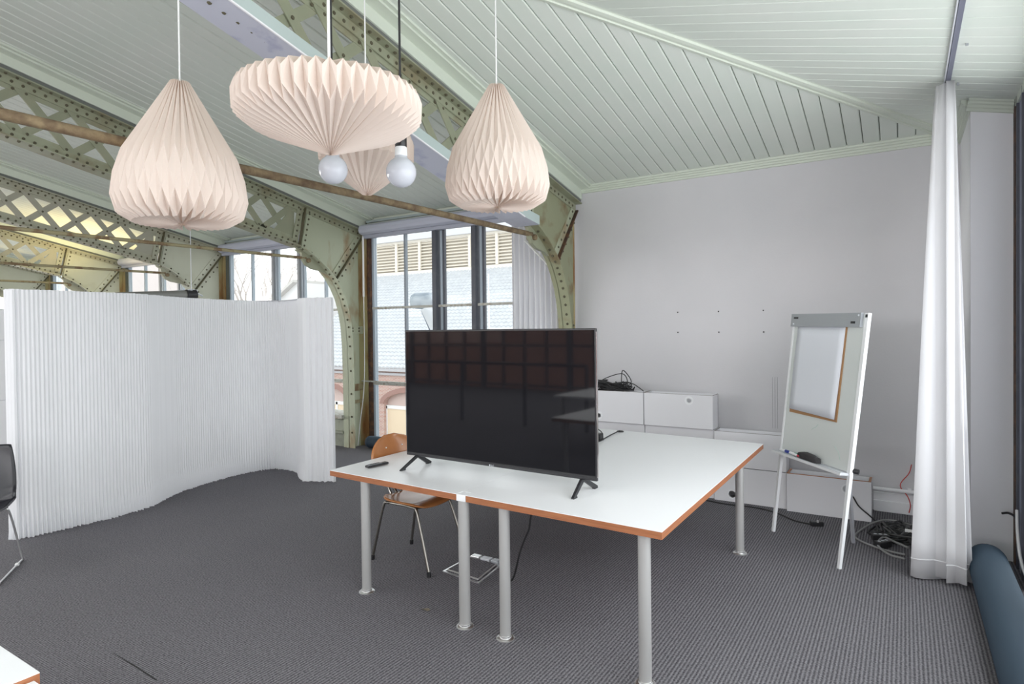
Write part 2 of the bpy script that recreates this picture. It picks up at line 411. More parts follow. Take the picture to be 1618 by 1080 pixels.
# skirting board and heating pipe on the wall
bm = nb(); box(bm, -.24, .40, 6.405, YW, 0, .10, .006); box(bm, -.24, .40, 6.42, YW, .10, .17, .004); obj('baseboard_back', bm, WALLW, kind='structure')
pp = thing('heating_pipe', 'thin white pipe running above the skirting at the right end of the wall', 'pipe', (.1, 6.38, .2))
bm = nb(); tube(bm, [(-.24, 6.395, .205), (.39, 6.395, .205)], .018, 10); obj('pipe', bm, WALLW, pp, sm=True)
bm = nb(); box(bm, .02, .05, 6.39, 6.45, .185, .225); obj('bracket', bm, WALLW, pp)

# screws left in the wall
for i, (sx, sz) in enumerate([(-2.02, 1.823), (-1.60, 1.822), (-1.17, 1.822), (-2.02, 1.612), (-1.597, 1.611), (-1.167, 1.610)]):
    bm = nb(); bmesh.ops.create_icosphere(bm, subdivisions=1, radius=.008, matrix=Matrix.Translation((sx, YW-.004, sz)))
    nm = ['left', 'middle', 'right'][i % 3]
    obj('wall_screw', bm, BLACK, label='small dark screw in white wall, %s one of the %s row' % (nm, 'upper' if i < 3 else 'lower'), cat='screw', group='screws left in the white wall')
bm = nb()
for xx in (-1.09, -1.066, -1.045): box(bm, xx-.0012, xx+.0012, YW-.003, YW, .67, 1.17)
obj('wall_groove', bm, mat('pencil grey', (.38, .38, .40), .8), kind='structure')

# ------------------------------------------------------------------ trusses
def zt(y): return 3.10 + .205*(YW-y)          # top of the top chord
D = .57
def zb(y): return zt(y) - D
NST, NSC, NLA = STEEL, STEELC, LATT
FST = mat('pale far truss tone', (.42, .42, .33), .6, noise=(4, .52, .8), col2=(.36, .33, .24))  # far trusses get paler colours than the nearer ones
FSC = mat('cream far plate tone', (.54, .55, .45), .6, noise=(3, .5, .8), col2=(.46, .45, .34))
FLA = mat('greyish far lattice tone', (.40, .39, .32), .6, noise=(5, .5, .85), col2=(.44, .42, .34))
def build_truss(X, near=False, far=False):
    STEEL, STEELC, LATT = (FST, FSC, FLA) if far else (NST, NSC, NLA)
    YC = 6.385 if near else 6.44
    t = thing('roof_truss', 'x', 'truss', (X, 6.3, 0))
    tw = .011
    def chord(y0, y1, side):
        z0, z1 = (zt(y0), zt(y1)) if side > 0 else (zb(y0), zb(y1)); s = -side
        bm = nb()
        for a, b in ((-.10, .10),):
            prism(bm, [(y0, z0), (y1, z1), (y1, z1+s*.012), (y0, z0+s*.012)], 'x', X+a, X+b)
        for xx in (-.016, .010):
            prism(bm, [(y0, z0+s*.012), (y1, z1+s*.012), (y1, z1+s*.085), (y0, z0+s*.085)], 'x', X+xx-.003, X+xx+.009)
        for xx in (-.010,):
            prism(bm, [(y0, z0+s*.013), (y1, z1+s*.013), (y1, z1+s*.125), (y0, z0+s*.125)], 'x', X+xx, X+xx+.012)
        return bm
    obj('top_chord', chord(RIDGE, 6.44, 1), STEEL, t)
    obj('bottom_chord', chord(RIDGE, 5.32, -1), STEEL, t)
    # web plate of the haunch and the column, cut by the arch
    arch = [(5.36, 2.735), (5.50, 2.665), (5.62, 2.59), (5.74, 2.50), (5.86, 2.385), (5.95, 2.26), (6.03, 2.11), (6.09, 1.93), (6.13, 1.72), (6.15, 1.45), (6.16, 1.1), (6.165, .45), (6.165, 0)]
    bm = nb()
        # build as quads between arch and outer boundary for clean faces
    n = len(arch); top = []
    for i in range(n):
        y, z = arch[i]
        if i < 6: f = i/6; top.append((5.40+(YC-5.40)*f, zt(5.40+(YC-5.40)*f)-.012))
        else: f = (i-6)/(n-1-6); top.append((YC, 3.08*(1-f) if i < n-1 else 0))
    for i in range(n-1):
        prism(bm, [arch[i], arch[i+1], top[i+1], top[i]], 'x', X-.006, X+.006)
    obj('web_plate', bm, STEELN if near else STEELC, t)
    # curved flange along the arch
    bm = nb(); A = []
    for i, (y, z) in enumerate(arch):
        a = Vector(arch[max(i-1, 0)]); b = Vector(arch[min(i+1, n-1)]); dd = (b-a).normalized(); nn = Vector((-dd.y, dd.x))
        A.append([bm.verts.new((X+xx, y+nn.x*o, z+nn.y*o)) for xx, o in ((-.055 if near else -.11, 0), (.11, 0), (.11, .014), (-.055 if near else -.11, .014))])
    for a, b in zip(A, A[1:]):
        for k in range(4): bm.faces.new((a[k], a[(k+1) % 4], b[(k+1) % 4], b[k]))
    bm.faces.new(A[0]); bm.faces.new(A[-1][::-1])
    obj('arch_flange', bm, STEELN if near else STEELC, t, sm=30)
    bm = nb()
    if near: box(bm, X-.11, X-.006, 6.44, 6.455, 0, 3.10)
    else: box(bm, X-.11, X+.11, 6.44, 6.455, 0, 3.10); box(bm, X-.07, X-.006, 6.38, 6.44, 0, 3.0); box(bm, X+.006, X+.016, 6.375, 6.44, 0, 3.0)
    obj('column_flange', bm, mat('rust streaked column', (.42, .38, .20), .65, noise=(5, .42, .62), col2=(.25, .12, .04), stretch=(1, 1, .3)), t)
    # collar plates on the column
    for zz, hh, mm in () if near else ((1.62, .11, STEELC), (.80, .10, RUSTP), (.62, .05, RUSTP)):
        bm = nb(); box(bm, X-.115, X+.02, 6.18, 6.46, zz, zz+hh, .004); obj('collar_plate', bm, mm, t)
    # stiffeners between lattice and haunch
    def bar(p, q, wd, x0, x1, m_, nm):
        p, q = Vector(p), Vector(q); d = (q-p).normalized(); s = Vector((-d.y, d.x))*wd/2
        bm = nb(); prism(bm, [tuple(p+s), tuple(q+s), tuple(q-s), tuple(p-s)], 'x', x0, x1); return obj(nm, bm, m_, t)
    bar((5.265, 2.79), (5.375, 3.30), .085, X+.006, X+.018, STEEL, 'stiffener')
    bar((5.41, 2.75), (5.52, 3.26), .085, X+.006, X+.018, STEELC, 'stiffener')
    bar((5.325, 2.755), (5.435, 3.29), .014, X+.006, X+.05, mat('dark olive edge', (.10, .09, .05), .7), 'stiffener')
    bar((6.40, 3.05), (5.90, 2.42), .085, X+.006, X+.018, STEELC, 'diagonal_stiffener')
    bar((6.435, 3.02), (5.945, 2.39), .014, X+.006, X+.055, RUSTD if near else mat('dark olive edge', (.10, .09, .05), .7), 'diagonal_stiffener')
    # lug that takes the tie rod
    bm = nb(); prism(bm, [(5.27, 2.77), (5.36, 2.735), (5.50, 2.665), (5.62, 2.59), (5.74, 2.50), (5.80, 2.44), (5.70, 2.475), (5.54, 2.495), (5.44, 2.54), (5.385, 2.61), (5.37, 2.70)], 'x', X-.02, X+.02)
    obj('tie_lug', bm, STEEL, t)
    bm = nb(); tube(bm, [(X-.05, 5.47, 2.60), (X+.05, 5.47, 2.60)], .03, 8); obj('bolt', bm, RUST, t)
    # tie rod
    bm = nb(); tube(bm, [(X+.005, RIDGE-2, 2.585), (X+.005, 1.5, 2.60), (X+.005, 5.45, 2.63)], .026 if near else .019, 10); obj('tie_rod', bm, RUSTP, t, sm=True)
    # end gusset of the lattice
    bm = nb(); prism(bm, [(5.28, zb(5.28)+.08), (5.28, zt(5.28)-.1), (5.22, zt(5.22)-.12), (4.96, zb(4.96)+.1)], 'x', X-.012, X-.002)
    obj('gusset', bm, LATT, t)
    # lattice bars
    p_ = .41; first = {}
    k = 0; yc = 4.80 - p_/2
    while yc > RIDGE+.3:
        for sgn in (1, -1):
            if sgn in first:
                c = first[sgn].copy(); c.location = (0, -p_*k, .205*p_*k); c.parent = t; C.objects.link(c)
            else:
                ya, yb = yc - sgn*(p_/2+.03), yc + sgn*(p_/2+.03)
                p0 = (ya, zt(ya)-.05); p1 = (yb, zb(yb)+.05)
                first[sgn] = bar(p0, p1, .078, X+(.003 if sgn > 0 else -.014), X+(.014 if sgn > 0 else -.003), LATT, 'lattice_bar')
        yc -= p_; k += 1
    # last half cross beside the stiffener
    bar((4.77, zt(4.77)-.05), (5.24, zb(5.24)+.06), .078, X-.014, X-.003, LATT, 'lattice_bar')
    bar((4.77, zb(4.77)+.05), (5.26, zt(5.26)-.05), .078, X+.003, X+.014, LATT, 'lattice_bar')
    # rivets
    bm = nb()
    def riv(y, z, xo):
        for s_ in (1,):
            v = bmesh.ops.create_icosphere(bm, subdivisions=1, radius=.0155, matrix=Matrix.Translation((X+xo, y, z)) @ Matrix.Scale(.55, 4, (1, 0, 0)))
    y = 6.36
    while y > 0.6:
        riv(y, zt(y)-.05, .02); y -= .085
    y = 5.25
    while y > 0.6:
        riv(y, zb(y)+.05, .02); y -= .085
    y = 5.2
    while y > .6:
        bmesh.ops.create_icosphere(bm, subdivisions=1, radius=.0155, matrix=Matrix.Translation((X+.06, y, zb(y)-.002)))
        bmesh.ops.create_icosphere(bm, subdivisions=1, radius=.0155, matrix=Matrix.Translation((X+.06, y, zt(y)-.014))); y -= .085
    yy = 4.80
    while yy > .5:
        for dy in (-.05, .05):
            riv(yy+dy, zt(yy+dy)-.105, .012); riv(yy+dy, zb(yy+dy)+.105, .012)
        riv(yy-p_/2, (zt(yy-p_/2)+zb(yy-p_/2))/2, .016); yy -= p_
    for i in range(7):
        f = .08+i*.14
        riv(5.265+.11*f, 2.79+.51*f, .02); riv(5.41+.11*f, 2.75+.51*f, .02)
        riv(6.40-.50*f, 3.05-.63*f, .02); riv(6.46-.50*f, 2.93-.63*f, .008)
    for i in range(len(arch)-1):
        for f in (0, .5) if i > 2 else (0,):
            y_ = arch[i][0]*(1-f)+arch[i+1][0]*f; z_ = arch[i][1]*(1-f)+arch[i+1][1]*f
            bmesh.ops.create_icosphere(bm, subdivisions=1, radius=.0155, matrix=Matrix.Translation((X+.06, y_-.004, z_-.004)))
            riv(y_+.045, z_+.045, .008)
    for zz in (1.66, 1.70):
        for yy in (6.24, 6.36): riv(yy, zz, .022)
    obj('rivets', bm, RIVET, t, kind='stuff')
    return t
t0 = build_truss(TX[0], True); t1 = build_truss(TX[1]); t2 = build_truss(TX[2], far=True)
names = ['riveted olive green steel truss nearest the viewer, meeting the white wall',
         'riveted green steel truss with rust-streaked column left of the tall window',
         'riveted green steel truss seen above the white paper partition, second behind the tall window bay',
         'pale riveted truss beyond, showing yellow-lit ceiling through its lattice',
         'far riveted truss, low at the left edge above the partition',
         'farthest riveted truss at the end of the hall']
t0['label'] = names[0]; t1['label'] = names[1]; t2['label'] = names[2]; t0['group'] = t1['group'] = t2['group'] = 'riveted roof trusses'
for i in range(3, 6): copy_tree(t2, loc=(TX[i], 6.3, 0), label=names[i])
# rusty brown rod on the near truss only
for ch in t0.children:
    if ch.name.startswith('tie_rod'): ch.data = ch.data.copy(); ch.data.materials[0] = RUST
# packing boards over the trusses and side mouldings on the ceiling
for i, X in enumerate(TX):
    bm = nb(); prism(bm, [(RIDGE, zt(RIDGE)), (6.44, zt(6.44)), (6.44, zA(6.44)), (RIDGE, zA(RIDGE))], 'x', X-.085, X+.085)
    o = obj('trim_%d' % (5+i), bm, mat('dark packing', (.16, .17, .16), .8), kind='structure')
    bm = nb(); prism(bm, [(RIDGE, zt(RIDGE)+.04), (6.44, zt(6.44)+.035), (6.44, zA(6.44)), (RIDGE, zA(RIDGE))], 'x', X-.10, X+.10)
    obj('cover_board', bm, TRIMG, o)
    for s_ in (-1, 1):
        bm = nb(); x0, x1 = sorted((X+s_*.09, X+s_*.20))
        prism(bm, [(RIDGE, zA(RIDGE)-.035), (YW, zA(YW)-.035), (YW, zA(YW)+.01), (RIDGE, zA(RIDGE)+.01)], 'x', x0, x1)
        x0, x1 = sorted((X+s_*.20, X+s_*.235))
        prism(bm, [(RIDGE, zA(RIDGE)-.018), (YW, zA(YW)-.018), (YW, zA(YW)+.01), (RIDGE, zA(RIDGE)+.01)], 'x', x0, x1)
        obj('cover_strip', bm, TRIMG, o)

# ------------------------------------------------------------------ big windows of the long front
def window_bay(n, xa, xb, sill):
    w_ = thing('window_%d' % n, None, None, ((xa+xb)/2, YW+.05, 0), kind='structure')
    W = xb-xa
    # fascia over the glazing
    bm = nb(); box(bm, xa-.2, xb+.2, YW+.02, YW+.12, 3.04, 3.36); obj('fascia', bm, TRIMG, w_)
    bm = nb(); box(bm, xa, xb, YW-.03, YW+.02, 3.215, 3.245); obj('grey_strip', bm, mat('grey strip', (.36, .42, .42), .5), w_)
    bm = nb(); box(bm, xa, xa+.075, YW-.02, YW+.07, 0, 3.04); obj('rusty_post', bm, RUSTD if n == 1 else mat('dark olive post', (.10, .11, .09), .7), w_)
    bm = nb(); box(bm, xa+.075, xa+.115, YW+.0, YW+.06, 0, 3.04); box(bm, xb-.05, xb, YW, YW+.06, 0, 3.04); obj('frame', bm, FRAMEL, w_)
    f = lambda u: xa + W*u
    thin = [f(.215), f(.78)]; thick = [f(.395), f(.595)]
    for tx in thin:
        bm = nb(); box(bm, tx-.014, tx+.014, YW+.01, YW+.06, 0, 3.04); obj('thin_mullion', bm, FRAMEL if n > 1 else mat('mid grey frame', (.25, .28, .32), .5), w_)
    for tx in thick:
        bm = nb(); box(bm, tx-(.045 if n == 1 else .03), tx+.02, YW-(.05 if n == 1 else .01), YW+.07, 0, 3.04, .004); obj('mullion', bm, FRAME if n == 1 else mat('pale grey frame', (.36, .37, .39), .5), w_)
        bm = nb(); box(bm, tx+.05, tx+.085, YW+.01, YW+.06, 0, 3.04); obj('casement_edge', bm, FRAMEL, w_)
        bm = nb(); box(bm, tx+.085, tx+.115, YW+.02, YW+.06, 0, 3.04); obj('casement_edge', bm, FRAME if n == 1 else FRAMEL, w_)
    for zz in (1.985, .90):
        bm = nb(); box(bm, xa-.03, xb, YW-.005, YW+.03, zz-.016, zz+.016); obj('transom', bm, RAILM, w_)
    bm = nb(); tube(bm, [(xa-.1, YW-.05, .935), (xb, YW-.05, .935)], .012, 8); obj('rail', bm, RAILM, w_)
    ed = [xa+.115, thin[0], thick[0], thick[1], thin[1], xb-.05]
    zs = [max(sill, .05), .90, 1.985, 3.04]
    for a, b in zip(ed, ed[1:]):
        for c_, d_ in zip(zs, zs[1:]):
            bm = nb(); box(bm, a, b, YW+.035, YW+.041, c_, d_); obj('pane', bm, GLASS, w_)
    bm = nb(); box(bm, xa-.1, xb+.1, YW, YW+.12, -.02, .05); obj('sill', bm, FRAMEL, w_)
    if sill > .1:
        bm = nb(); box(bm, xa+.02, xb-.02, YW-.25, YW+.1, 0, sill-.05); box(bm, xa+.02, xb-.02, YW-.30, YW+.1, sill*.42, sill*.42+.03); obj('parapet', bm, mat('grey green render', (.36, .38, .31), .8, noise=(6, .4, .7), col2=(.2, .21, .17)), w_)
        bm = nb(); box(bm, xa-.02, xb, YW-.33, YW+.1, sill-.05, sill); obj('window_sill', bm, RAILM, w_)
    return w_
window_bay(1, TX[1]+.13, TX[0]-.10, 0)
window_bay(2, TX[2]+.13, TX[1]-.10, .46)
window_bay(3, TX[3]+.13, TX[2]-.10, .46)
window_bay(4, TX[4]+.13, TX[3]-.10, .46)
bm = nb(); box(bm, -20.6, TX[4], YW, YW+.1, 0, 3.3); obj('wall_front', bm, WALLW, kind='structure')
# roller blind cassettes
bl = ['long lilac grey roller blind case above the tall window', 'lilac grey blind case above the window behind the partition', 'small far lilac grey blind case above the third window']
for i in range(3):
    xa, xb = TX[i+1]+.10, TX[i]-.10
    t = thing('roller_blind', bl[i], 'blind', ((xa+xb)/2, 6.36, 3.0), group='blind cases above the windows')
    bm = nb(); prism(bm, [(6.44, 3.17), (6.36, 3.18), (6.31, 3.15), (6.295, 3.10), (6.31, 3.06), (6.35, 3.035), (6.44, 3.035)], 'x', xa, xb); obj('case', bm, BLIND, t, sm=30)
    bm = nb(); box(bm, xa, xb, 6.37, 6.44, 2.985, 3.035, .006); obj('bottom_bar', bm, mat('grey lilac bar', (.40, .42, .5), .4), t)
# pull cord of the nearest blind, in front of the column
bm = nb(); tube(bm, spline([(-6.535, 6.34, 3.02), (-6.535, 6.34, 2.2), (-6.535, 6.34, 1.3), (-6.55, 6.33, .8), (-6.60, 6.30, .35), (-6.63, 6.28, .02)]), .006, 6)
tube(bm, [(-6.535, 6.34, 3.0), (-6.535, 6.34, 2.15)], .014, 8)
obj('pull_cord', bm, WHITEC, sm=True, label='white blind cord hanging down the rusty column left of the window', cat='cord')

# ------------------------------------------------------------------ right front (mostly outside the frame) and rear front
wr = thing('window_5', None, None, (.68, 0, 0), kind='structure')
bm = nb(); box(bm, .64, .70, 5.43, 5.51, 0, 3.2); obj('rusty_post', bm, RUSTD, wr)
bm = nb(); box(bm, .655, .72, 4.95, 5.43, 0, 3.2); obj('steel_panel', bm, mat('slate blue steel', (.30, .32, .42), .45), wr)
bm = nb(); box(bm, .64, .655, 5.36, 5.39, 0, 3.2); box(bm, .64, .655, 5.14, 5.16, 0, 3.2); obj('frame', bm, FRAME, wr)
for i in range(12):
    yy = 4.95 - i*1.08
    bm = nb(); box(bm, .64, .72, yy-.03, yy+.03, 0, 3.2); obj('mullion', bm, FRAME, wr)
    bm = nb(); box(bm, .68, .686, yy-1.05, yy-.03, 0, 3.15); obj('pane', bm, GLASS, wr)
bm = nb(); box(bm, .64, .74, -8, 5.5, 3.15, 3.3); obj('fascia', bm, TRIMG, wr)
wk = thing('window_6', None, None, (-10, -8, 0), kind='structure')
for i in range(30):
    xx = .6 - i*.72
    th = .07 if i % 4 == 0 else .02
    bm = nb(); box(bm, xx-th, xx+th, -8.05, -7.95, 0, 3.2); obj('mullion', bm, FRAME, wk)
for zz in (.1, 1.2, 2.2, 3.15):
    bm = nb(); box(bm, -20.6, .66, -8.04, -7.96, zz-.03, zz+.03); obj('transom', bm, FRAME, wk)
bm = nb(); box(bm, -20.6, .66, -8.01, -8.0, 0, 3.2); obj('pane', bm, GLASS, wk)

# ------------------------------------------------------------------ duct under the near truss
dt = thing('ceiling_duct', 'lilac white sloping box duct running beside the near truss', 'duct', (-3.03, 5.3, 2.65))
def zd(y): return 3.318 - .235*(y-2.5)
y0, y1 = -1.8, 5.30
bm = nb()
secs = []
for y, zz in ((y0, zd(y0)), (5.02, zd(5.02)), (5.30, zd(5.30)+.03)):
    secs.append((y, zz))
def duct_ring(bm, y, z, x_off=0, h=.088):
    return [bm.verts.new(p) for p in ((-3.31, y, z+h), (-3.31, y, z), (-3.03, y, z), (-3.03, y, z+h))]
R_ = [duct_ring(bm, y, z) for y, z in secs]
faces_b = []
for a, b in zip(R_, R_[1:]):
    for k in range(4):
        f = bm.faces.new((a[k], b[k], b[(k+1) % 4], a[(k+1) % 4])); f.material_index = 0 if k == 1 else 1
f = bm.faces.new(R_[0]); f = bm.faces.new(R_[-1][::-1]); f.material_index = 1
obj('casing', bm, [DUCTB, DUCTS], dt)
bm = nb(); prism(bm, [(y0, zd(y0)-.004), (5.02, zd(5.02)-.004), (5.02, zd(5.02)+.006), (y0, zd(y0)+.006)], 'x', -3.034, -3.024); obj('edge_bead', bm, WALLW, dt)
bm = nb(); box(bm, -3.27, -3.07, 5.30, 5.33, zd(5.3)+.035, zd(5.3)+.11); obj('end_bracket', bm, RUST, dt)

# ------------------------------------------------------------------ curtains
def curtain(name, label, top, bot, z0, z1, n, parent=None):
    """top/bot: functions u->(x,y)"""
    bm = nb(); NU, NZ = n*12, 14; rows = []
    for j in range(NZ+1):
        f = j/NZ; z = z1 + (z0-z1)*f; g = f**.8
        rows.append([bm.verts.new((top(i/NU)[0]*(1-g)+bot(i/NU)[0]*g, top(i/NU)[1]*(1-g)+bot(i/NU)[1]*g, z + (.012*sin(i*.3) if j == NZ else 0))) for i in range(NU+1)])
    for a, b in zip(rows, rows[1:]):
        for i in range(NU): bm.faces.new((a[i], a[i+1], b[i+1], b[i]))
    o = obj(name, bm, CURT, parent, sm=80)
    md = o.modifiers.new('thickness', 'SOLIDIFY'); md.thickness = .003
    return o
t = thing('curtain', 'long white curtain gathered in the right corner, hanging to the carpet', 'curtain', (.2, 5.1, 0))
def c_top(u):
    a = 2*pi*6*u
    return (.235 + .045*sin(a) + .012*sin(2*a), 5.02 + .5*u + .01*sin(3*a))
def c_bot(u):
    a = 2*pi*6*u; A = .085+.075*sin(pi*min(1, u*1.2+.25))
    return (.205 - .03*u + A*sin(a) + .02*sin(2.3*a+1), 4.76 + .62*u + .04*sin(2*a+.5))
curtain('cloth', '', c_top, c_bot, .02, 3.275, 8, t)
bm = nb()
rows = []
for z, off in ((.14, .002), (.132, .002)):
    rows.append([bm.verts.new((c_bot(i/72)[0]-.0, c_bot(i/72)[1]-.004, z)) for i in range(73)])
for i in range(72): bm.faces.new((rows[0][i], rows[0][i+1], rows[1][i+1], rows[1][i]))
obj('hem', bm, mat('curtain seam', (.7, .7, .72), .8), t, sm=80)
tr = thing('curtain_track', 'dark metal curtain track fixed to the green ceiling above the corner curtain', 'track', (.245, 3, 3.3))
bm = nb(); box(bm, .235, .262, -1.8, 5.55, 3.282, 3.30); obj('rail', bm, mat('track grey', (.22, .23, .30), .4, metal=.5), tr)
bm = nb(); box(bm, .225, .232, -1.8, 5.55, 3.284, 3.302); obj('lip', bm, GREYL, tr)
for yy in (3.75, 4.45, 5.15):
    bm = nb(); box(bm, .30, .315, yy-.008, yy+.008, 3.275, 3.292); obj('clip', bm, GREY, tr)
t = thing('curtain', 'white sheer curtain drawn beside the tall window, left of the near truss foot', 'curtain', (-3.56, 6.12, 0))
curtain('cloth', '', lambda u: (-3.99+.64*u, 6.30+.03*sin(2*pi*9*u)), lambda u: (-3.99+.64*u, 6.29+.04*sin(2*pi*9*u+.3)+.01*sin(40*u)), .03, 2.98, 9, t)
bm = nb(); tube(bm, [(-3.62, 6.0, 2.66), (-3.40, 6.05, 2.42), (-3.22, 6.1, 2.2)], .012, 6)
obj('tieback', bm, WHITEC, t)

# ------------------------------------------------------------------ paper partition
fp = [(-6.15, 2.025), (-6.10, 2.06), (-6.062, 2.18), (-6.05, 2.36), (-6.036, 2.69), (-6.098, 3.08), (-6.216, 3.27), (-6.40, 3.58), (-6.52, 4.05), (-6.56, 4.42), (-6.47, 4.72), (-6.28, 4.80), (-6.03, 4.77), (-5.80, 4.62), (-5.62, 4.53)]
sp = spline([(a, b, 0) for a, b in fp], 40)
def resample(pts, step):
    out = [pts[0]]; acc = 0
    for a, b in zip(pts, pts[1:]):
        L_ = (b-a).length
        while acc + L_ >= step:
            t = (step-acc)/L_; a = a.lerp(b, t); out.append(a.copy()); L_ = (b-a).length; acc = 0
        acc += L_
    return out
path = resample(sp, .015)
rs = random.Random(3)
def fold_pts(path, side, width):
    pts = []; n = len(path)
    for i, p in enumerate(path):
        d = (path[min(i+1, n-1)]-path[max(i-1, 0)]).normalized(); nn = Vector((d.y, -d.x, 0))
        amp = .0055 if i % 2 else -.003
        pts.append(p + nn*(side + amp + rs.uniform(-.0008, .0008)))
    return pts
front = fold_pts(path, 0, 0)
endp = [Vector(p+(0,)) for p in ((-5.615, 4.525), (-5.575, 4.538), (-5.562, 4.570), (-5.515, 4.560), (-5.50, 4.596), (-5.45, 4.588), (-5.437, 4.625), (-5.395, 4.612), (-5.38, 4.645), (-5.345, 4.640), (-5.325, 4.668), (-5.345, 4.72), (-5.48, 4.80), (-5.66, 4.88), (-5.84, 5.0))]
back = []
n = len(path)
for i, p in enumerate(path[::6]):
    k = i*6; d = (path[min(k+1, n-1)]-path[max(k-1, 0)]).normalized(); nn = Vector((d.y, -d.x, 0)); back.append(p - nn*(.05+.25*min(1, k/60)))
loop = front + endp + [b for b in back[::-1] if b.x < -5.9]
pt = thing('paper_partition', 'tall curving white pleated paper partition wall standing on the carpet', 'partition', (-6.2, 3.4, 0))
bm = nb(); NZ = 16; rows = []
for j in range(NZ+1):
    f = j/NZ; row = []
    for i, p in enumerate(loop):
        wob = 0
        lean = .0 
        flare = .022*(max(0, .12-f)/.12)*(1 if i % 2 else -.2)
        z = f*2.035 + (0 if 0 < j < NZ else (rs.uniform(0, .012) if j == 0 else rs.uniform(-.004, .004)))
        q = p.copy()
        if i < len(front):
            d = (path[min(i+1, n-1)]-path[max(i-1, 0)]).normalized(); nn = Vector((d.y, -d.x, 0)); q += nn*(wob+flare)
        row.append(bm.verts.new((q.x, q.y, z)))
    rows.append(row)
m_ = len(loop)
for a, b in zip(rows, rows[1:]):
    for i in range(m_): bm.faces.new((a[i], a[(i+1) % m_], b[(i+1) % m_], b[i]))
cv = bm.verts.new((-6.35, 3.5, 2.03))
def capstrip(row, z):
    nf = len(front)+len(endp); f_ = row[:nf]; b_ = row[nf:][::-1]
    for i in range(nf-1):
        a = int(i*(len(b_)-1)/(nf-1)); b = int((i+1)*(len(b_)-1)/(nf-1))
        if a == b: bm.faces.new((f_[i], f_[i+1], b_[a]))
        else: bm.faces.new((f_[i], f_[i+1], b_[b], b_[a]))
bm.verts.remove(cv)
capstrip(rows[-1], 2.03)
obj('pleated_wall', bm, PAPERW, pt)
# felt end leaf of the partition, nearest the viewer
bm = nb(); prism(bm, [(-6.15, 2.02), (-6.085, 2.055), (-6.08, 2.07), (-6.10, 2.085), (-6.15, 2.05)], 'z', 0, 2.03); obj('end_leaf', bm, PAPERW, pt)
bm = nb(); box(bm, -5.335, -5.312, 4.665, 4.70, 0, 2.035, .004); obj('end_leaf', bm, PAPERW, pt)

# ------------------------------------------------------------------ main tables
TZ = .75; TT = .037
def leg(parent, x, y, foot=True, top=TZ-TT, r=.03):
    bm = nb(); tube(bm, [(x, y, .008), (x, y, top)], r, 20); l = obj('leg', bm, ALU, parent, sm=True)
    bm = nb(); lathe(bm, [(.050, 0), (.050, .004), (.044, .009), (r+.004, .011), (r+.004, .02)], (x, y, 0), 24); obj('foot_plate', bm, CHROMEB, l, sm=True)
    return l
def tabletop(parent, quad):
    bm = nb(); prism(bm, quad, 'z', TZ-.003, TZ); o = obj('tabletop', bm, WHITE, parent)
    bm = nb(); prism(bm, quad, 'z', TZ-TT, TZ-.0031); obj('edge', bm, PLY, o)
    return o
ta = thing('work_table', 'large white table half on the left, with the remote and plywood edge', 'table', (-2.7, 4, 0), group='two white tables pushed together')
tabletop(ta, [(-3.205, 2.785), (-2.12, 2.739), (-2.135, 5.177), (-3.215, 5.225)])
leg(ta, -2.905, 2.81); leg(ta, -3.10, 5.08); leg(ta, -2.5, 5.0)
tb = thing('work_table', 'large white table half on the right, reaching the storage boxes, with orange plywood edge', 'table', (-1.5, 4, 0), group='two white tables pushed together')
tabletop(tb, [(-2.054, 2.737), (-.922, 2.690), (-.932, 5.112), (-2.133, 5.176), (-2.118, 2.80), (-2.054, 2.799)])
l_ = leg(tb, -2.09, 2.765, top=TZ-.038, r=.032)
bm = nb(); box(bm, -2.118, -2.056, 2.733, 2.797, TZ-.038, TZ-.0005, .003); obj('corner_cap', bm, WHITE, tb)
leg(tb, -1.822, 2.77); leg(tb, -1.028, 2.75); leg(tb, -1.025, 4.71)
bm = nb(); box(bm, -2.0, -1.15, 4.3, 4.36, .68, .713); obj('under_rail', bm, BLACK, tb)
# table socket strip below the edge
ss = thing('socket_strip', 'small grey socket strip fixed under the table edge with a black cable', 'socket', (-1.72, 2.85, .7))
bm = nb(); box(bm, -1.80, -1.70, 2.90, 2.96, .682, .713, .004); obj('housing', bm, GREY, ss)
bm = nb(); tube(bm, spline([(-1.735, 2.93, .69), (-1.755, 2.935, .62), (-1.775, 2.95, .55), (-1.82, 2.98, .48), (-1.90, 3.05, .36), (-2.05, 3.2, .12), (-2.25, 3.38, .02)]), .006, 7); obj('cable', bm, BLACKC, ss, sm=True)
t = thing('socket_strip', 'grey socket strip under the left table near the middle leg', 'socket', (-2.15, 2.9, .7))
bm = nb(); box(bm, -2.26, -2.16, 2.83, 2.90, .682, .713, .004); obj('housing', bm, GREY, t)
for i in range(3):
    bm = nb(); box(bm, -2.25+i*.03, -2.235+i*.03, 2.826, 2.83, .69, .71); obj('slot', bm, BLACK, t)

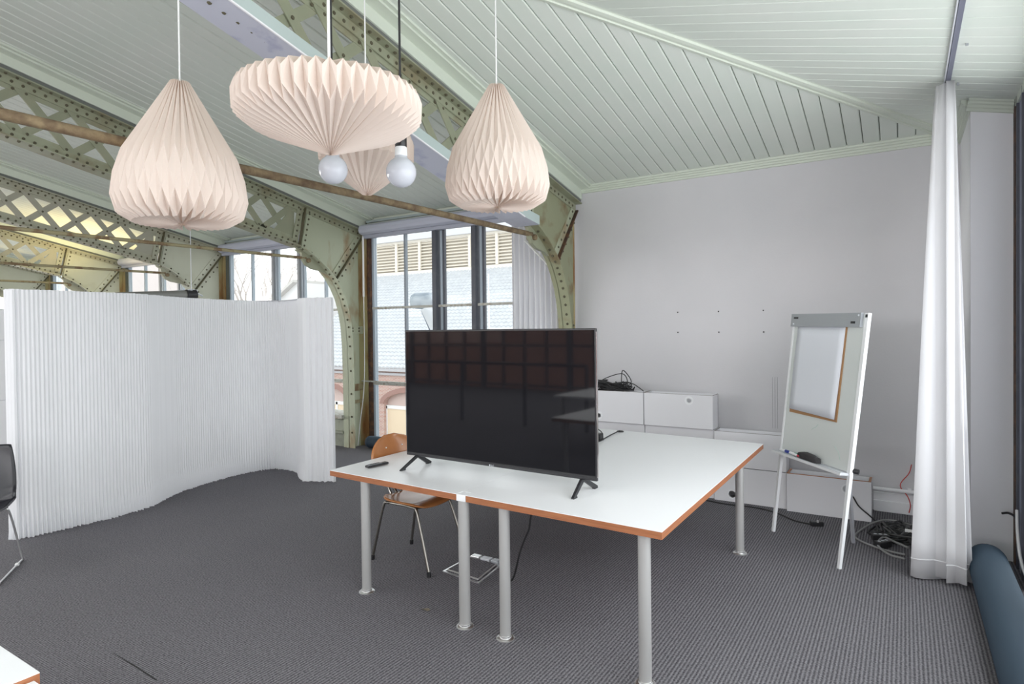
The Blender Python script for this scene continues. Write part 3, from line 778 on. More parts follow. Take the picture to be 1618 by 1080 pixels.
# grommet + adapter + cable on the table
t = thing('cable_grommet', 'black cable hole cap at the back of the white table', 'grommet', (-2.12, 5.10, TZ))
bm = nb(); lathe(bm, [(.032, 0), (.032, .004), (.024, .010), (0, .012)], (-2.12, 5.10, TZ), 18); obj('cap', bm, BLACK, t, sm=True)
t = thing('power_adapter', 'small black power adapter on the table right behind the television', 'adapter', (-2.08, 4.6, TZ))
bm = nb(); box(bm, -2.19, -2.09, 4.60, 4.68, TZ, TZ+.055, .008); obj('body', bm, BLACK, t)
bm = nb(); box(bm, -2.18, -2.10, 4.59, 4.60, TZ+.01, TZ+.045); obj('ribs', bm, mat('dark grey rib', (.08, .08, .08), .5), t)
bm = nb(); tube(bm, spline([(-2.12, 5.09, TZ+.012), (-2.11, 4.85, TZ+.006), (-2.08, 4.62, TZ+.006), (-2.07, 4.5, TZ+.006), (-1.98, 4.1, TZ+.006), (-1.80, 3.5, TZ+.03), (-1.75, 3.2, TZ+.2)]), .005, 7); obj('cable', bm, BLACKC, t, sm=True)
bm = nb(); tube(bm, spline([(-2.13, 4.62, TZ+.055), (-2.16, 4.64, TZ+.10), (-2.13, 4.66, TZ+.085), (-2.08, 4.63, TZ+.06), (-2.06, 4.6, TZ+.01)]), .004, 6); obj('cable', bm, BLACKC, t, sm=True)

# ------------------------------------------------------------------ television
ang = math.atan2(3.101-3.139, -1.428+2.848)
tv = thing('television', 'large black flat television standing on the white table', 'television', (-2.138, 3.12, TZ), ang)
HW, Z0, Z1 = .712, .075, .918
def L_(nm, bm, m, par=tv, **k): return obj(nm, bm, m, par, local=True, **k)
bm = nb(); box(bm, -HW, HW, 0, .018, Z0, Z1, .004); panel = L_('panel', bm, BEZEL)
bm = nb(); box(bm, -HW+.009, HW-.009, -.0015, .001, Z0+.016, Z1-.010); L_('screen', bm, SCREEN)
bm = nb(); box(bm, -HW+.06, HW-.06, .018, .06, Z0+.03, Z1-.32, .01); L_('back_cover', bm, BLACK)
bm = nb(); box(bm, HW-.004, HW+.002, .003, .016, Z0+.02, Z1-.02); L_('side_trim', bm, mat('polished side trim', (.6, .55, .55), .12, metal=1))
for s_ in (-1, 1):
    bm = nb(); xx = s_*.62
    for ya, yb in ((.01, -.13), (.01, .14)):
        prism(bm, [(ya-.022, Z0+.004), (ya+.022, Z0+.004), (yb+(.012 if yb > 0 else .03), .012), (yb+(.012 if yb > 0 else .03), 0), (yb-(.03 if yb > 0 else .012), 0), (yb-(.03 if yb > 0 else .012), .006)], 'x', xx-.008, xx+.008)
    # splay outward
    for v in bm.verts:
        v.co.x += s_*(Z0-v.co.z)*.2
    L_('foot', bm, BEZEL)
fc = bpy.data.curves.new('maker_mark', 'FONT'); fc.body = 'LG'; fc.size = .017; fc.extrude = .0005
fc.materials.append(GREYL); fo = bpy.data.objects.new('t', fc); C.objects.link(fo); bpy.context.view_layer.update()
fme = bpy.data.meshes.new_from_object(fo.evaluated_get(bpy.context.evaluated_depsgraph_get())); bpy.data.objects.remove(fo)
fo = bpy.data.objects.new('maker_mark', fme); C.objects.link(fo); fo.parent = tv; fo.location = (-.004, -.0025, Z0+.0015); fo.rotation_euler = (pi/2, 0, 0)
bm = nb(); lathe(bm, [(.0055, 0), (.0055, .0012), (0, .0014)], (0, 0, 0), 16); bm.transform(Matrix.Translation((-.014, -.002, Z0+.0085)) @ Matrix.Rotation(pi/2, 4, 'X')); L_('maker_mark', bm, GREYL)

# remote
rm = thing('remote_control', 'black remote control lying on the left part of the white table', 'remote', (-3.01, 3.02, TZ), radians(82))
bm = nb(); box(bm, -.085, .085, -.021, .021, .004, .020, .006); L_('body', bm, BLACK, rm)
bm = nb(); box(bm, -.070, .03, -.015, .015, .0195, .0215); L_('faceplate', bm, GREY, rm)
bm = nb()
for i in range(7):
    for j in range(3): box(bm, -.064+i*.013, -.056+i*.013, -.012+j*.0095, -.006+j*.0095, .0213, .0228)
L_('buttons', bm, BLACK, rm, kind='stuff')

# ------------------------------------------------------------------ chairs
def shell_chair(name, label, loc, rz, shell_mat, shell=True, group=None):
    """bent shell chair on four splayed tube legs, facing local -Y"""
    t = thing(name, label, 'chair', loc, rz, group)
    def grid(nm, fn, nu, nv, mt, th=.010, mask=None):
        bm = nb(); V = [[bm.verts.new(fn(i/nu, j/nv)) for i in range(nu+1)] for j in range(nv+1)]
        for a, b in zip(V, V[1:]):
            for i in range(nu): bm.faces.new((a[i], a[i+1], b[i+1], b[i]))
        o = obj(nm, bm, mt, t, local=True, sm=60); md = o.modifiers.new('t', 'SOLIDIFY'); md.thickness = th; md.offset = 0; return o
    def seat(u, v):
        a = (u-.5)*2; yy = -.20+.40*v
        wd = .205*(1-.25*max(0, (abs(v-.45)-.3))/.6)*math.sqrt(max(0, 1-(2*v-1)**6*.55))
        x_ = a*wd
        return (x_, yy, .455+.012*a*a - (.03*((.25-v)/.25)**2 if v < .25 else 0) - .006*cos(pi*(v-.5)))
    grid('seat', seat, 14, 14, shell_mat)
    def backr(u, v):
        a = (u-.5)*2; ph = pi*v
        hw = .205*math.sqrt(max(.0, 1-(1.9*(v-.47))**2*.95)) if True else 0
        hw = max(hw, .03)
        hw *= 1.17; return (a*hw, .245+.05*v - .05*a*a*hw/.2, .605+.28*v)
    bo = grid('backrest', backr, 14, 14, shell_mat)
    bm = nb(); tube(bm, spline([(0, .12, .44), (0, .20, .445), (0, .245, .50), (0, .255, .62), (0, .262, .70)]), .011, 8)
    tube(bm, spline([(.05, .12, .44), (.05, .20, .445), (.05, .245, .50), (.045, .253, .60), (.04, .26, .68)]), .009, 8)
    tube(bm, spline([(-.05, .12, .44), (-.05, .20, .445), (-.05, .245, .50), (-.045, .253, .60), (-.04, .26, .68)]), .009, 8)
    obj('back_support', bm, CHROME, t, local=True, sm=True)
    bm = nb(); bmesh.ops.create_icosphere(bm, subdivisions=2, radius=.006, matrix=Matrix.Translation((.08, .235, .80))); bmesh.ops.create_icosphere(bm, subdivisions=2, radius=.006, matrix=Matrix.Translation((-.08, .235, .80)))
    obj('rivet', bm, CHROMEB, bo, local=True)
    bm = nb(); tube(bm, spline([(-.15, -.14, .425), (-.14, 0, .425), (-.14, .14, .425), (0, .15, .425), (.14, .14, .425), (.14, 0, .425), (.15, -.14, .425), (0, -.15, .425), (-.15, -.14, .425)], 5), .009, 8)
    obj('under_frame', bm, CHROME, t, local=True, sm=True)
    for sx in (-1, 1):
        for fy in (-1, 1):
            bm = nb(); tube(bm, spline([(sx*.10, fy*.12, .43), (sx*.155, fy*.14, .425), (sx*.17, fy*.175, .39), (sx*.195, (-.30 if fy < 0 else .265), .02)], 5), .0105, 10)
            l = obj('leg', bm, CHROME, t, local=True, sm=True)
            bm = nb(); tube(bm, [(sx*.194, (-.297 if fy < 0 else .262), .035), (sx*.196, (-.302 if fy < 0 else .267), .0)], .014, 10); obj('rubber_foot', bm, BLACK, l, local=True, sm=True)
    return t
shell_chair('plywood_chair', 'brown plywood chair with steel legs tucked under the left side of the table', (-3.0, 3.41, 0), radians(86), WOOD)

bc = thing('sled_chair', 'black shell chair with thin wire sled legs at the left edge', 'chair', (-5.41, 1.54, 0), radians(56))
def blk(u, v):
    a = (u-.5)*2
    # local: chair faces -Y ; seat from y=-.22 to .2 then back rising
    s = v*.9
    if s < .42: y_, z_ = -.22+s, .45 - .02*sin(s/.42*pi)
    else:
        q = (s-.42)/.48; y_ = .20+.06*math.sin(q*pi/2)+.05*q; z_ = .45+.02+.40*q - .02*(1-q)
    wd = .235 if s < .42 else .235-.05*((s-.42)/.48)**2
    return (a*wd, y_-.03*a*a*(1 if s > .42 else 0), z_+.035*a*a*(1 if s < .5 else 0))
bm = nb(); V = [[bm.verts.new(blk(i/16, j/24)) for i in range(17)] for j in range(25)]
for a, b in zip(V, V[1:]):
    for i in range(16): bm.faces.new((a[i], a[i+1], b[i+1], b[i]))
bmesh.ops.smooth_vert(bm, verts=bm.verts, factor=.5, use_axis_x=True, use_axis_y=True, use_axis_z=True)
o = obj('shell', bm, mat('black lacquer shell', (.012, .012, .018), .3), bc, local=True, sm=70); md = o.modifiers.new('t', 'SOLIDIFY'); md.thickness = .012
for s_ in (-1, 1):
    bm = nb(); tube(bm, spline([(s_*.05, .10, .425), (s_*.17, .12, .425), (s_*.205, .14, .38), (s_*.235, .26, .03), (s_*.235, .265, .009), (s_*.235, .20, .009), (s_*.235, -.20, .009), (s_*.235, -.24, .03), (s_*.20, -.14, .38), (s_*.16, -.12, .425), (s_*.05, -.10, .425)], 5), .0075, 8)
    obj('leg', bm, CHROMEB, bc, local=True, sm=True)
    bm = nb(); box(bm, s_*.235-.012, s_*.235+.012, .14, .17, .0, .02, .004); obj('glide', bm, WHITEC, bc, local=True)

# ------------------------------------------------------------------ near tables at the lower left corner
t = thing('side_table', 'white table corner with wooden edge at the lower left of the picture', 'table', (-2.5, .2, 0), group='white tables at the lower left corner')
bm = nb(); box(bm, -3.2, -1.99, -.45, .715, TZ-.003, TZ); o = obj('tabletop', bm, WHITE, t); bm = nb(); box(bm, -3.2, -1.99, -.45, .715, TZ-TT, TZ-.0031); obj('edge', bm, PLY, o)
for xx in (-3.1, -2.12):
    for yy in (-.35, .6): leg(t, xx, yy)
t = thing('side_table', 'slightly lower white table touching the wooden edge, at the very bottom left', 'table', (-1.6, .2, 0), group='white tables at the lower left corner')
bm = nb(); box(bm, -1.985, -.9, -.45, .700, TZ-.018, TZ-.015); o = obj('tabletop', bm, WHITE, t); bm = nb(); box(bm, -1.985, -.9, -.45, .700, TZ-.015-TT, TZ-.0181); obj('edge', bm, PLY, o)
for xx in (-1.85, -1.0):
    for yy in (-.35, .58): leg(t, xx, yy, top=TZ-.015-TT)

# ------------------------------------------------------------------ storage boxes along the wall
def sbox(x0, x1, z0, z1, label, hole=None, yf=6.05, open_top=False, yb=None, wood=False):
    yb = yb or yf+.20
    t = thing('storage_box', label, 'box', ((x0+x1)/2, (yf+yb)/2, z0), group='white storage boxes along the wall')
    g = .0035; w_ = .012
    bm = nb()
    if hole: holed_panel(bm, x0+g, x1-g, z0+g, z1-g, yf, yf+w_, hole[0], hole[1], .034 if z0 < .1 else .024)
    else: box(bm, x0+g, x1-g, yf, yf+w_, z0+g, z1-g)
    fp_ = obj('front_panel', bm, BOXW, t)
    if hole:
        bm = nb(); n = 24
        for k in range(n):
            a, b = 2*pi*k/n, 2*pi*(k+1)/n
            P = lambda r, an, y: (hole[0]+r*cos(an), y, hole[1]+r*sin(an))
            o_, i_ = .043, (.033 if z0 < .1 else .023)
            vs = [bm.verts.new(P(o_, a, yf-.003)), bm.verts.new(P(o_, b, yf-.003)), bm.verts.new(P(i_, b, yf-.003)), bm.verts.new(P(i_, a, yf-.003)),
                  bm.verts.new(P(o_, a, yf)), bm.verts.new(P(o_, b, yf)), bm.verts.new(P(i_, b, yf+.02)), bm.verts.new(P(i_, a, yf+.02))]
            for q in ((0, 1, 2, 3), (0, 1, 5, 4), (3, 2, 6, 7)): bm.faces.new([vs[i] for i in q])
        obj('hole_rim', bm, WHITE, fp_)
    for a, b in ((x0+g, x0+g+w_), (x1-g-w_, x1-g)):
        bm = nb(); box(bm, a, b, yf+w_, yb, z0+g, z1-g); obj('side_panel', bm, BOXW, t)
    bm = nb(); box(bm, x0+g, x1-g, yb-w_, yb, z0+g, z1-g); obj('back_panel', bm, BOXW, t)
    bm = nb(); box(bm, x0+g+w_, x1-g-w_, yf+w_, yb-w_, z0+g, z0+g+w_); obj('bottom_panel', bm, BOXW, t)
    if not open_top:
        bm = nb(); box(bm, x0+g+w_, x1-g-w_, yf+w_, yb-w_, z1-g-w_, z1-g); obj('top_panel', bm, BOXW, t)
    elif not wood:
        bm = nb(); box(bm, x0+g, x0+g+.006, yf, yb, z1-g, z1-g+.002); box(bm, x1-g-.006, x1-g, yf, yb, z1-g, z1-g+.002); box(bm, x0+g, x1-g, yf, yf+.004, z1-g, z1-g+.002); obj('edge_band', bm, mat('brown edge line', (.12, .09, .07), .6), t)
    else:
        for a, b in ((x0+g, x0+g+.02), (x1-g-.02, x1-g)):
            bm = nb(); box(bm, a, b, yf, yb, z1-g, z1+.001); obj('wood_edge', bm, WOOD, t)
        bm = nb(); box(bm, x0+g, x1-g, yf, yf+.006, z1-g, z1+.002); obj('wood_edge', bm, WOOD, t)
    return t
H_ = .335
sbox(-2.96, -2.257, 0, H_, 'white storage box, lowest of the left stack behind the television', yf=6.08)
sbox(-2.96, -2.257, H_, 2*H_, 'white storage box in the middle of the left stack behind the television', yf=6.08)
sbox(-2.96, -2.257, 2*H_, 3*H_, 'white storage box on top of the left stack, black cables piled on it', hole=(-2.755, .735), open_top=True)
sbox(-2.255, -1.557, 0, H_, 'white storage box at floor level behind the table, second stack', yf=6.08)
sbox(-2.255, -1.557, H_, 2*H_, 'white storage box in the middle of the second stack, mostly behind the tabletop', yf=6.08)
sbox(-2.255, -1.557, 2*H_, 3*H_, 'white storage box with round hole at its upper right, top of the second stack', hole=(-1.79, .945), open_top=True)
sbox(-1.553, -.905, 0, H_, 'white storage box with round dark hole near the carpet, right of the table leg', hole=(-1.385, .075))
sbox(-1.553, -.905, H_, 2*H_, 'plain white storage box on top of the stack between table corner and flip chart', open_top=True)
sbox(-.902, -.236, 0, .345, 'open-topped white box with wooden edges on the floor behind the flip chart', hole=(-.42, .26), open_top=True, wood=True, yf=6.0)

def tangle(cx, cy, z0, rx, ry, h, n, seed, r=.005, pts=12):
    rr = random.Random(seed); out = []
    for k in range(n):
        P = []; a0 = rr.uniform(0, 6.28); s = rr.uniform(.4, 1)
        for i in range(pts):
            a = a0 + i*rr.uniform(.55, 1.0)
            P.append((cx+rx*s*cos(a)*rr.uniform(.6, 1), cy+ry*s*sin(a)*rr.uniform(.6, 1), z0+r+h*rr.random()**1.8))
        out.append(P)
    return out
t = thing('cable_pile', 'tangle of black cables on top of the storage boxes beside the television', 'cables', (-2.62, 6.25, 1.005))
for P in tangle(-2.66, 6.15, 1.0, .30, .09, .10, 9, 5, pts=14):
    bm = nb(); tube(bm, spline(P, 4), .0065, 6); obj('cable', bm, BLACKC, t, sm=True)
for P in ([(-2.84, 6.2, 1.02), (-2.78, 6.2, 1.10), (-2.62, 6.2, 1.165), (-2.53, 6.2, 1.17), (-2.49, 6.2, 1.10), (-2.52, 6.2, 1.03)],
          [(-2.56, 6.22, 1.02), (-2.565, 6.22, 1.12), (-2.55, 6.22, 1.21), (-2.49, 6.22, 1.16), (-2.455, 6.22, 1.09), (-2.50, 6.2, 1.04), (-2.6, 6.18, 1.03)],
          [(-2.62, 6.1, 1.03), (-2.52, 6.1, 1.085), (-2.40, 6.1, 1.085), (-2.32, 6.08, 1.05), (-2.265, 6.08, 1.012)],
          [(-2.48, 6.1, 1.09), (-2.44, 6.1, 1.03), (-2.40, 6.1, 1.02), (-2.37, 6.1, 1.05), (-2.39, 6.12, 1.02)]):
    bm = nb(); tube(bm, spline(P, 6), .005, 6); obj('cable', bm, BLACKC, t, sm=True)

t = thing('cable_pile', 'tangle of dark cables and sockets on the carpet beside the white curtain', 'cables', (-.1, 5.6, 0))
for i, P in enumerate(tangle(-.04, 5.72, .0, .24, .30, .05, 14, 11, pts=12)):
    bm = nb(); tube(bm, spline(P, 4), .008, 6); obj('cable', bm, BLACKC if i % 4 else mat('dark grey cable', (.07, .07, .07), .5), t, sm=True)
bm = nb(); tube(bm, spline([(.0, 5.25, .012), (-.12, 5.28, .012), (-.26, 5.38, .012), (-.33, 5.50, .012), (-.31, 5.66, .012), (-.22, 5.9, .03), (-.1, 6.05, .03), (.1, 5.95, .03)]), .008, 7); obj('cable', bm, GREYC, t, sm=True)
bm = nb(); tube(bm, spline([(.0, 5.15, .012), (-.1, 5.2, .012), (-.17, 5.32, .03), (-.14, 5.5, .04), (-.06, 5.42, .04), (.02, 5.3, .05)]), .008, 7); obj('cable', bm, GREYC, t, sm=True)
for xx, yy, a in ((-.16, 5.52, .3), (-.14, 5.36, .9)):
    bm = nb(); box(bm, -.06, .06, -.03, .03, .0, .045, .006, M=Matrix.Translation((xx, yy, .01)) @ Matrix.Rotation(a, 4, 'Z')); s_ = obj('socket_block', bm, BLACK, t)
    bm = nb()
    for k in (-.035, 0, .035): lathe(bm, [(.012, .056), (.012, .057), (0, .0575)], (xx+k*cos(a), yy+k*sin(a), 0), 10)
    obj('socket_face', bm, GREYL, s_)
bm = nb(); tube(bm, [(.0, 5.72, .05), (.06, 5.72, .05)], .018, 8); obj('plug', bm, WHITEC, t, sm=True)

bm = nb(); tube(bm, spline([(.05, 6.44, .44), (.03, 6.435, .36), (-.035, 6.43, .25), (.02, 6.37, .17), (.04, 6.36, .10), (.03, 6.37, .03)]), .004, 6)
obj('red_wire', bm, REDC, sm=True, label='thin red wire looping out beside the curtain near the wall base', cat='wire')
t = thing('floor_cable', 'black cable with plug lying on the carpet in front of the boxes', 'cable', (-1, 5.8, 0))
bm = nb(); tube(bm, spline([(-1.62, 5.97, .007), (-1.4, 5.93, .007), (-1.15, 5.95, .007), (-.95, 5.86, .007), (-.80, 5.72, .007), (-.66, 5.66, .012)]), .006, 6); obj('cable', bm, BLACKC, t, sm=True)
bm = nb(); box(bm, -.05, .05, -.025, .025, 0, .04, .008, M=Matrix.Translation((-.62, 5.68, .0)) @ Matrix.Rotation(.5, 4, 'Z')); obj('plug', bm, BLACK, t)
bm = nb(); tube(bm, [(-.61, 5.66, .035), (-.61, 5.66, .052)], .008, 8); obj('pin', bm, CHROMEB, t)
bm = nb(); tube(bm, spline([(-.42, 5.985, .255), (-.37, 5.98, .20), (-.33, 5.985, .13), (-.26, 5.985, .07), (-.22, 6.0, .03), (-.16, 5.9, .012)]), .006, 6)
obj('black_cable', bm, BLACKC, sm=True, label='black cable hanging from the round hole of the open white box', cat='cable')

# ------------------------------------------------------------------ flip chart
fl = thing('flip_chart', 'white flip chart easel with paper pad leaning back near the wall', 'easel', (-.6, 5.1, 0))
FL, FR = Vector((-.903, 5.352, 0)), Vector((-.381, 4.753, 0))
nrm = Vector((.753, .657, 0)); lean = radians(7.5)
UP = Vector((0, 0, 1))*cos(lean) + nrm*sin(lean)
TL, TR = FL + UP*1.775 - (FR-FL)*.045, FR + UP*1.765 + (FR-FL)*.004
NB = (FR-FL).cross(UP).normalized()
if NB.dot(nrm) > 0: NB = -NB                       # towards the viewer
def bp(u, v, o=0): return FL.lerp(FR, u).lerp(TL.lerp(TR, u), v) + NB*o
def quadplate(nm, u0, u1, v0, v1, o0, o1, mt, par=fl, **k):
    bm = nb(); c = [(u0, v0), (u1, v0), (u1, v1), (u0, v1)]
    A = [bm.verts.new(bp(u, v, o0)) for u, v in c]; B = [bm.verts.new(bp(u, v, o1)) for u, v in c]
    bm.faces.new(A); bm.faces.new(B[::-1])
    for i in range(4): bm.faces.new((A[i], B[i], B[(i+1) % 4], A[(i+1) % 4]))
    return obj(nm, bm, mt, par, **k)
quadplate('board', .015, .985, .375, .995, 0, .008, BOARD)
quadplate('frame_side', .975, 1.012, .37, 1.0, -.014, .012, WHITE, label='bright white right frame rail')
quadplate('frame_side', -.01, .015, .37, 1.0, -.014, .012, WHITE)
cl = quadplate('clamp_bar', -.012, .955, .943, 1.0, .008, .030, GREY)
quadplate('clamp_label', .03, .10, .978, .986, .030, .031, BEZEL, cl)
quadplate('clamp_label', .84, .895, .957, .966, .030, .031, BEZEL, cl)
bm = nb()
for (u, v) in ((.035, .955), (.93, .99)):
    bmesh.ops.create_icosphere(bm, subdivisions=1, radius=.008, matrix=Matrix.Translation(bp(u, v, .031)))
obj('screw', bm, GREYL, cl)
quadplate('end_cap', .982, 1.006, .982, .994, .012, .014, BLACK)
pd = quadplate('backing_card', .085, .778, .555, .943, .009, .014, CARD)
# hanging sheets, slightly curled
bm = nb(); rows = []
for j in range(11):
    v = .945 - .375*j/10; rows.append([bm.verts.new(bp(.085+.675*i/8 - .0, v - (.006*(i/8) if j == 10 else 0), .016+.005*sin(j/10*pi*.5)+.006*(i/8)**3*(j/10)**2)) for i in range(9)])
for a, b in zip(rows, rows[1:]):
    for i in range(8): bm.faces.new((a[i], a[i+1], b[i+1], b[i]))
o = obj('paper_sheet', bm, SHEET, pd, sm=80); md = o.modifiers.new('t', 'SOLIDIFY'); md.thickness = .006
quadplate('tray', -.02, 1.0, .362, .372, -.01, .075, GREYL)
quadplate('tray_lip', -.02, 1.0, .360, .369, .074, .078, WHITE)
GM = mat('faint green marker', (.45, .6, .55), .5)
for pts in ([(.44, .50), (.47, .51), (.50, .515), (.53, .53)], [(.78, .46), (.81, .45), (.84, .44), (.87, .41)]):
    bm = nb(); tube(bm, [bp(u, v, .0085) for u, v in pts], .0016, 4); obj('marker_smear', bm, GM, fl)
for a, b, nm in ((bp(.0, .37), bp(0, 0), 'leg'), (bp(1.0, .37), bp(1.0, 0), 'leg')):
    d = (b-a).normalized(); sd = (FR-FL).normalized(); bm = nb(); k = NB*.012; s2 = sd*.014
    A = [bm.verts.new(a+p) for p in (k+s2, k-s2, -k-s2, -k+s2)]; B = [bm.verts.new(b+p*(.85)) for p in (k+s2, k-s2, -k-s2, -k+s2)]
    for v in B: v.co.z = max(v.co.z, 0.0)
    bm.faces.new(A); bm.faces.new(B[::-1])
    for i in range(4): bm.faces.new((A[i], B[i], B[(i+1) % 4], A[(i+1) % 4]))
    obj(nm, bm, WHITE, fl)
a, b = bp(.92, .40, -.03), Vector((-.335, 5.375, 0)); bm = nb(); tube(bm, [a, b], .014, 4); obj('leg', bm, GREYL, fl, label='grey rear leg')
bm = nb(); tube(bm, [bp(1.0, .383, -.02), bp(1.035, .383, -.04)], .018, 12); obj('knob', bm, BLACK, fl, sm=True)
ES = thing('board_eraser', 'black board eraser on the flip chart tray', 'eraser', tuple(bp(.50, .372, .04)))
bm = nb(); c0, c1 = bp(.375, .374, .045), bp(.655, .374, .045); dd = (c1-c0)
A = []
for f, h, wd in ((0, .018, .018), (.05, .040, .024), (.35, .055, .026), (.7, .050, .026), (.97, .038, .024), (1, .015, .018)):
    c = c0+dd*f; A.append([bm.verts.new(c+NB*wd*s+Vector((0, 0, z))) for s, z in ((-1, 0), (1, 0), (1, h*.8), (.6, h), (-.6, h), (-1, h*.8))])
for p, q in zip(A, A[1:]):
    for i in range(6): bm.faces.new((p[i], p[(i+1) % 6], q[(i+1) % 6], q[i]))
bm.faces.new(A[0]); bm.faces.new(A[-1][::-1]); obj('felt_body', bm, DKGREY, ES, sm=50)
for nm, colr, u0, lab in (('blue', (.03, .05, .30), .09, 'white marker pen with blue cap at the left end of the tray'), ('green', (.0, .30, .18), .22, 'white marker pen with green cap on the tray'), ('red', (.60, .05, .08), .30, 'white marker pen with red cap on the tray, touching the eraser')):
    t = thing('marker_pen', lab, 'pen', tuple(bp(u0, .374, .04)), group='marker pens on the flip chart tray')
    off = .045 if nm != 'red' else .062
    a, b, c_ = bp(u0, .380, off), bp(u0+.08, .380, off), bp(u0+.115, .380, off)
    if nm == 'blue': a, b, c_ = bp(u0-.03, .380, off), bp(u0+.06, .380, off), bp(u0+.11, .380, off)
    bm = nb(); tube(bm, [a, b], .010, 8); obj('barrel', bm, WHITE, t, sm=True)
    bm = nb(); tube(bm, [b, c_], .012, 8); obj('cap', bm, mat('marker '+nm, colr, .4), t, sm=True)

# ------------------------------------------------------------------ blue ribbed tubes
def ribbed(name, label, p0, p1, r, rib=.013):
    p0, p1 = Vector(p0), Vector(p1); L = (p1-p0).length; d = (p1-p0)/L; pts = []; rad = []
    for k in range(6):
        a = k/6*pi/2; pts.append(p0+d*(r*(1-cos(a)))*.8); rad.append(max(.01, r*sin(a)))
    s = r*.8; i = 0
    while s < L:
        pts.append(p0+d*s); rad.append(r if i % 2 else r-.004); s += rib/2; i += 1
    t = thing(name, label, 'tube', tuple(p0), group='blue ribbed tubes on the floor')
    bm = nb(); tube(bm, pts, rad, 28); obj('ribbed_cover', bm, BLUE, t, sm=60)
    return t
ribbed('draught_tube', 'thick dark blue ribbed tube on the floor along the right window', (.455, 5.16, .112), (.455, -1, .112), .11)
ribbed('draught_tube', 'dark blue ribbed tube end on the floor at the foot of the tall window', (-6.47, 6.30, .09), (-4.08, 6.30, .09), .085)
t = thing('white_cable', 'white cable hanging beside the blue tube at the right window foot', 'cable', (.6, 5.0, 0))
bm = nb(); tube(bm, spline([(.632, 5.28, .42), (.625, 5.20, .30), (.625, 5.10, .18), (.628, 4.95, .12), (.632, 4.7, .10)]), .009, 7); obj('cable', bm, WHITEC, t, sm=True)
bm = nb(); tube(bm, spline([(.56, 5.35, .37), (.60, 5.33, .38), (.63, 5.28, .35), (.632, 5.2, .2)]), .008, 6); obj('clamp', bm, BLACK, t, sm=True)

# ------------------------------------------------------------------ floor box with open lid frame, leaf
t = thing('floor_socket', 'square chrome-framed floor socket lid with carpet inlay under the table', 'floor box', (-2.53, 3.45, 0))
Q = [(-2.69, 3.31), (-2.69, 3.63), (-2.40, 3.60), (-2.36, 3.275)]
Qi = [(-2.655, 3.325), (-2.66, 3.60), (-2.425, 3.575), (-2.385, 3.30)]
bm = nb()
for i in range(4):
    a, b, c_, d_ = Q[i], Q[(i+1) % 4], Qi[(i+1) % 4], Qi[i]
    prism(bm, [a, b, ((b[0]+c_[0])/2, (b[1]+c_[1])/2), ((a[0]+d_[0])/2, (a[1]+d_[1])/2)], 'z', 0, .008)
obj('frame', bm, CHROMEB, t)
bm = nb(); prism(bm, Qi, 'z', .001, .020); obj('lid', bm, CARPET, t)
bm = nb()
for i in (0, 2, 3):
    a, b = Vector(Qi[i]+(.017,)), Vector(Qi[(i+1) % 4]+(.017,)); tube(bm, [a, b], .006, 4)
obj('lid_rim', bm, CHROMEB, t)
for xa, xb, mm in ((-2.655, -2.58, CHROMEB), (-2.57, -2.49, GREYL), (-2.48, -2.42, GREY)):
    bm = nb(); box(bm, xa, xb, 3.585, 3.635, 0, .035, .005); obj('latch', bm, mm, t)
bm = nb()
vs = [bm.verts.new((-2.41+a, 2.80+b, c)) for a, b, c in ((-.035, 0, .002), (-.01, -.012, .010), (.02, -.008, .004), (.035, .004, .008), (.012, .014, .012), (-.015, .012, .004))]
bm.faces.new(vs); bmesh.ops.solidify(bm, geom=bm.faces[:], thickness=.003)
obj('dry_leaf', bm, mat('dry leaf', (.30, .26, .20), .9), label='tiny crumpled dry scrap on the carpet in front of the table', cat='leaf')
bm = nb(); box(bm, -1.72, -1.45, .98, .984, .0005, .0025); 

bm.free()

# ------------------------------------------------------------------ pendant lamps
def lantern(bm, c, N, odd, even):
    c = Vector(c); cols = []
    for k in range(2*N):
        a = pi*k/N; P = odd if k % 2 else even
        cols.append([bm.verts.new(c + Vector((r*cos(a), r*sin(a), z))) for r, z in P])
    for k in range(2*N):
        A, B = cols[k], cols[(k+1) % (2*N)]; i = j = 0
        while i < len(A)-1 or j < len(B)-1:
            if j == len(B)-1 or (i < len(A)-1 and A[i+1].co.z >= B[j+1].co.z):
                bm.faces.new((A[i], A[i+1], B[j])); i += 1
            else: bm.faces.new((A[i], B[j+1], B[j])); j += 1
    return bm
def pendant(label, c, N, odd, even, ztop):
    t = thing('paper_pendant', label, 'lamp', c, group='pleated paper pendant lamps')
    bm = nb(); lantern(bm, c, N, odd, even); o = obj('paper_shade', bm, PAPERL, t)
    bm = nb(); tube(bm, [(c[0], c[1], c[2]+ztop-.02), (c[0], c[1], zA(c[1]))], .0065 if N == 48 else .0042, 7); obj('cord', bm, WHITEC, t, sm=True)
    bm = nb(); lathe(bm, [(.045, 0), (.045, -.02), (.02, -.045), (0, -.045)], (c[0], c[1], zA(c[1])-.0), 16); obj('ceiling_rose', bm, WHITE, t, sm=True)
    return t
drop_o = [(.044, .70), (.256, .335), (.301, .125), (.212, .012), (.02, .006)]
drop_e = [(.024, .695), (.228, .355), (.289, .225), (.279, .045), (.216, .006), (.045, .0)]
def at(px, py, t):
    v = r2*((px-809)/F) + d2*((py-CY)/F) + fw; return Vector((0, 0, EYE)) + v*t
P1 = (-2.996, 1.706, 2.195)
P2 = (-1.974, 2.970, 2.365)
P3 = (-2.068, 1.826, 2.422)
P4 = (-2.68, 2.64, 2.47)
pendant('large cream pleated paper drop lamp hanging on the left', P1, 36, drop_o, drop_e, .70)
pendant('cream pleated paper drop lamp on the right, above the television', P2, 36, drop_o, drop_e, .70)
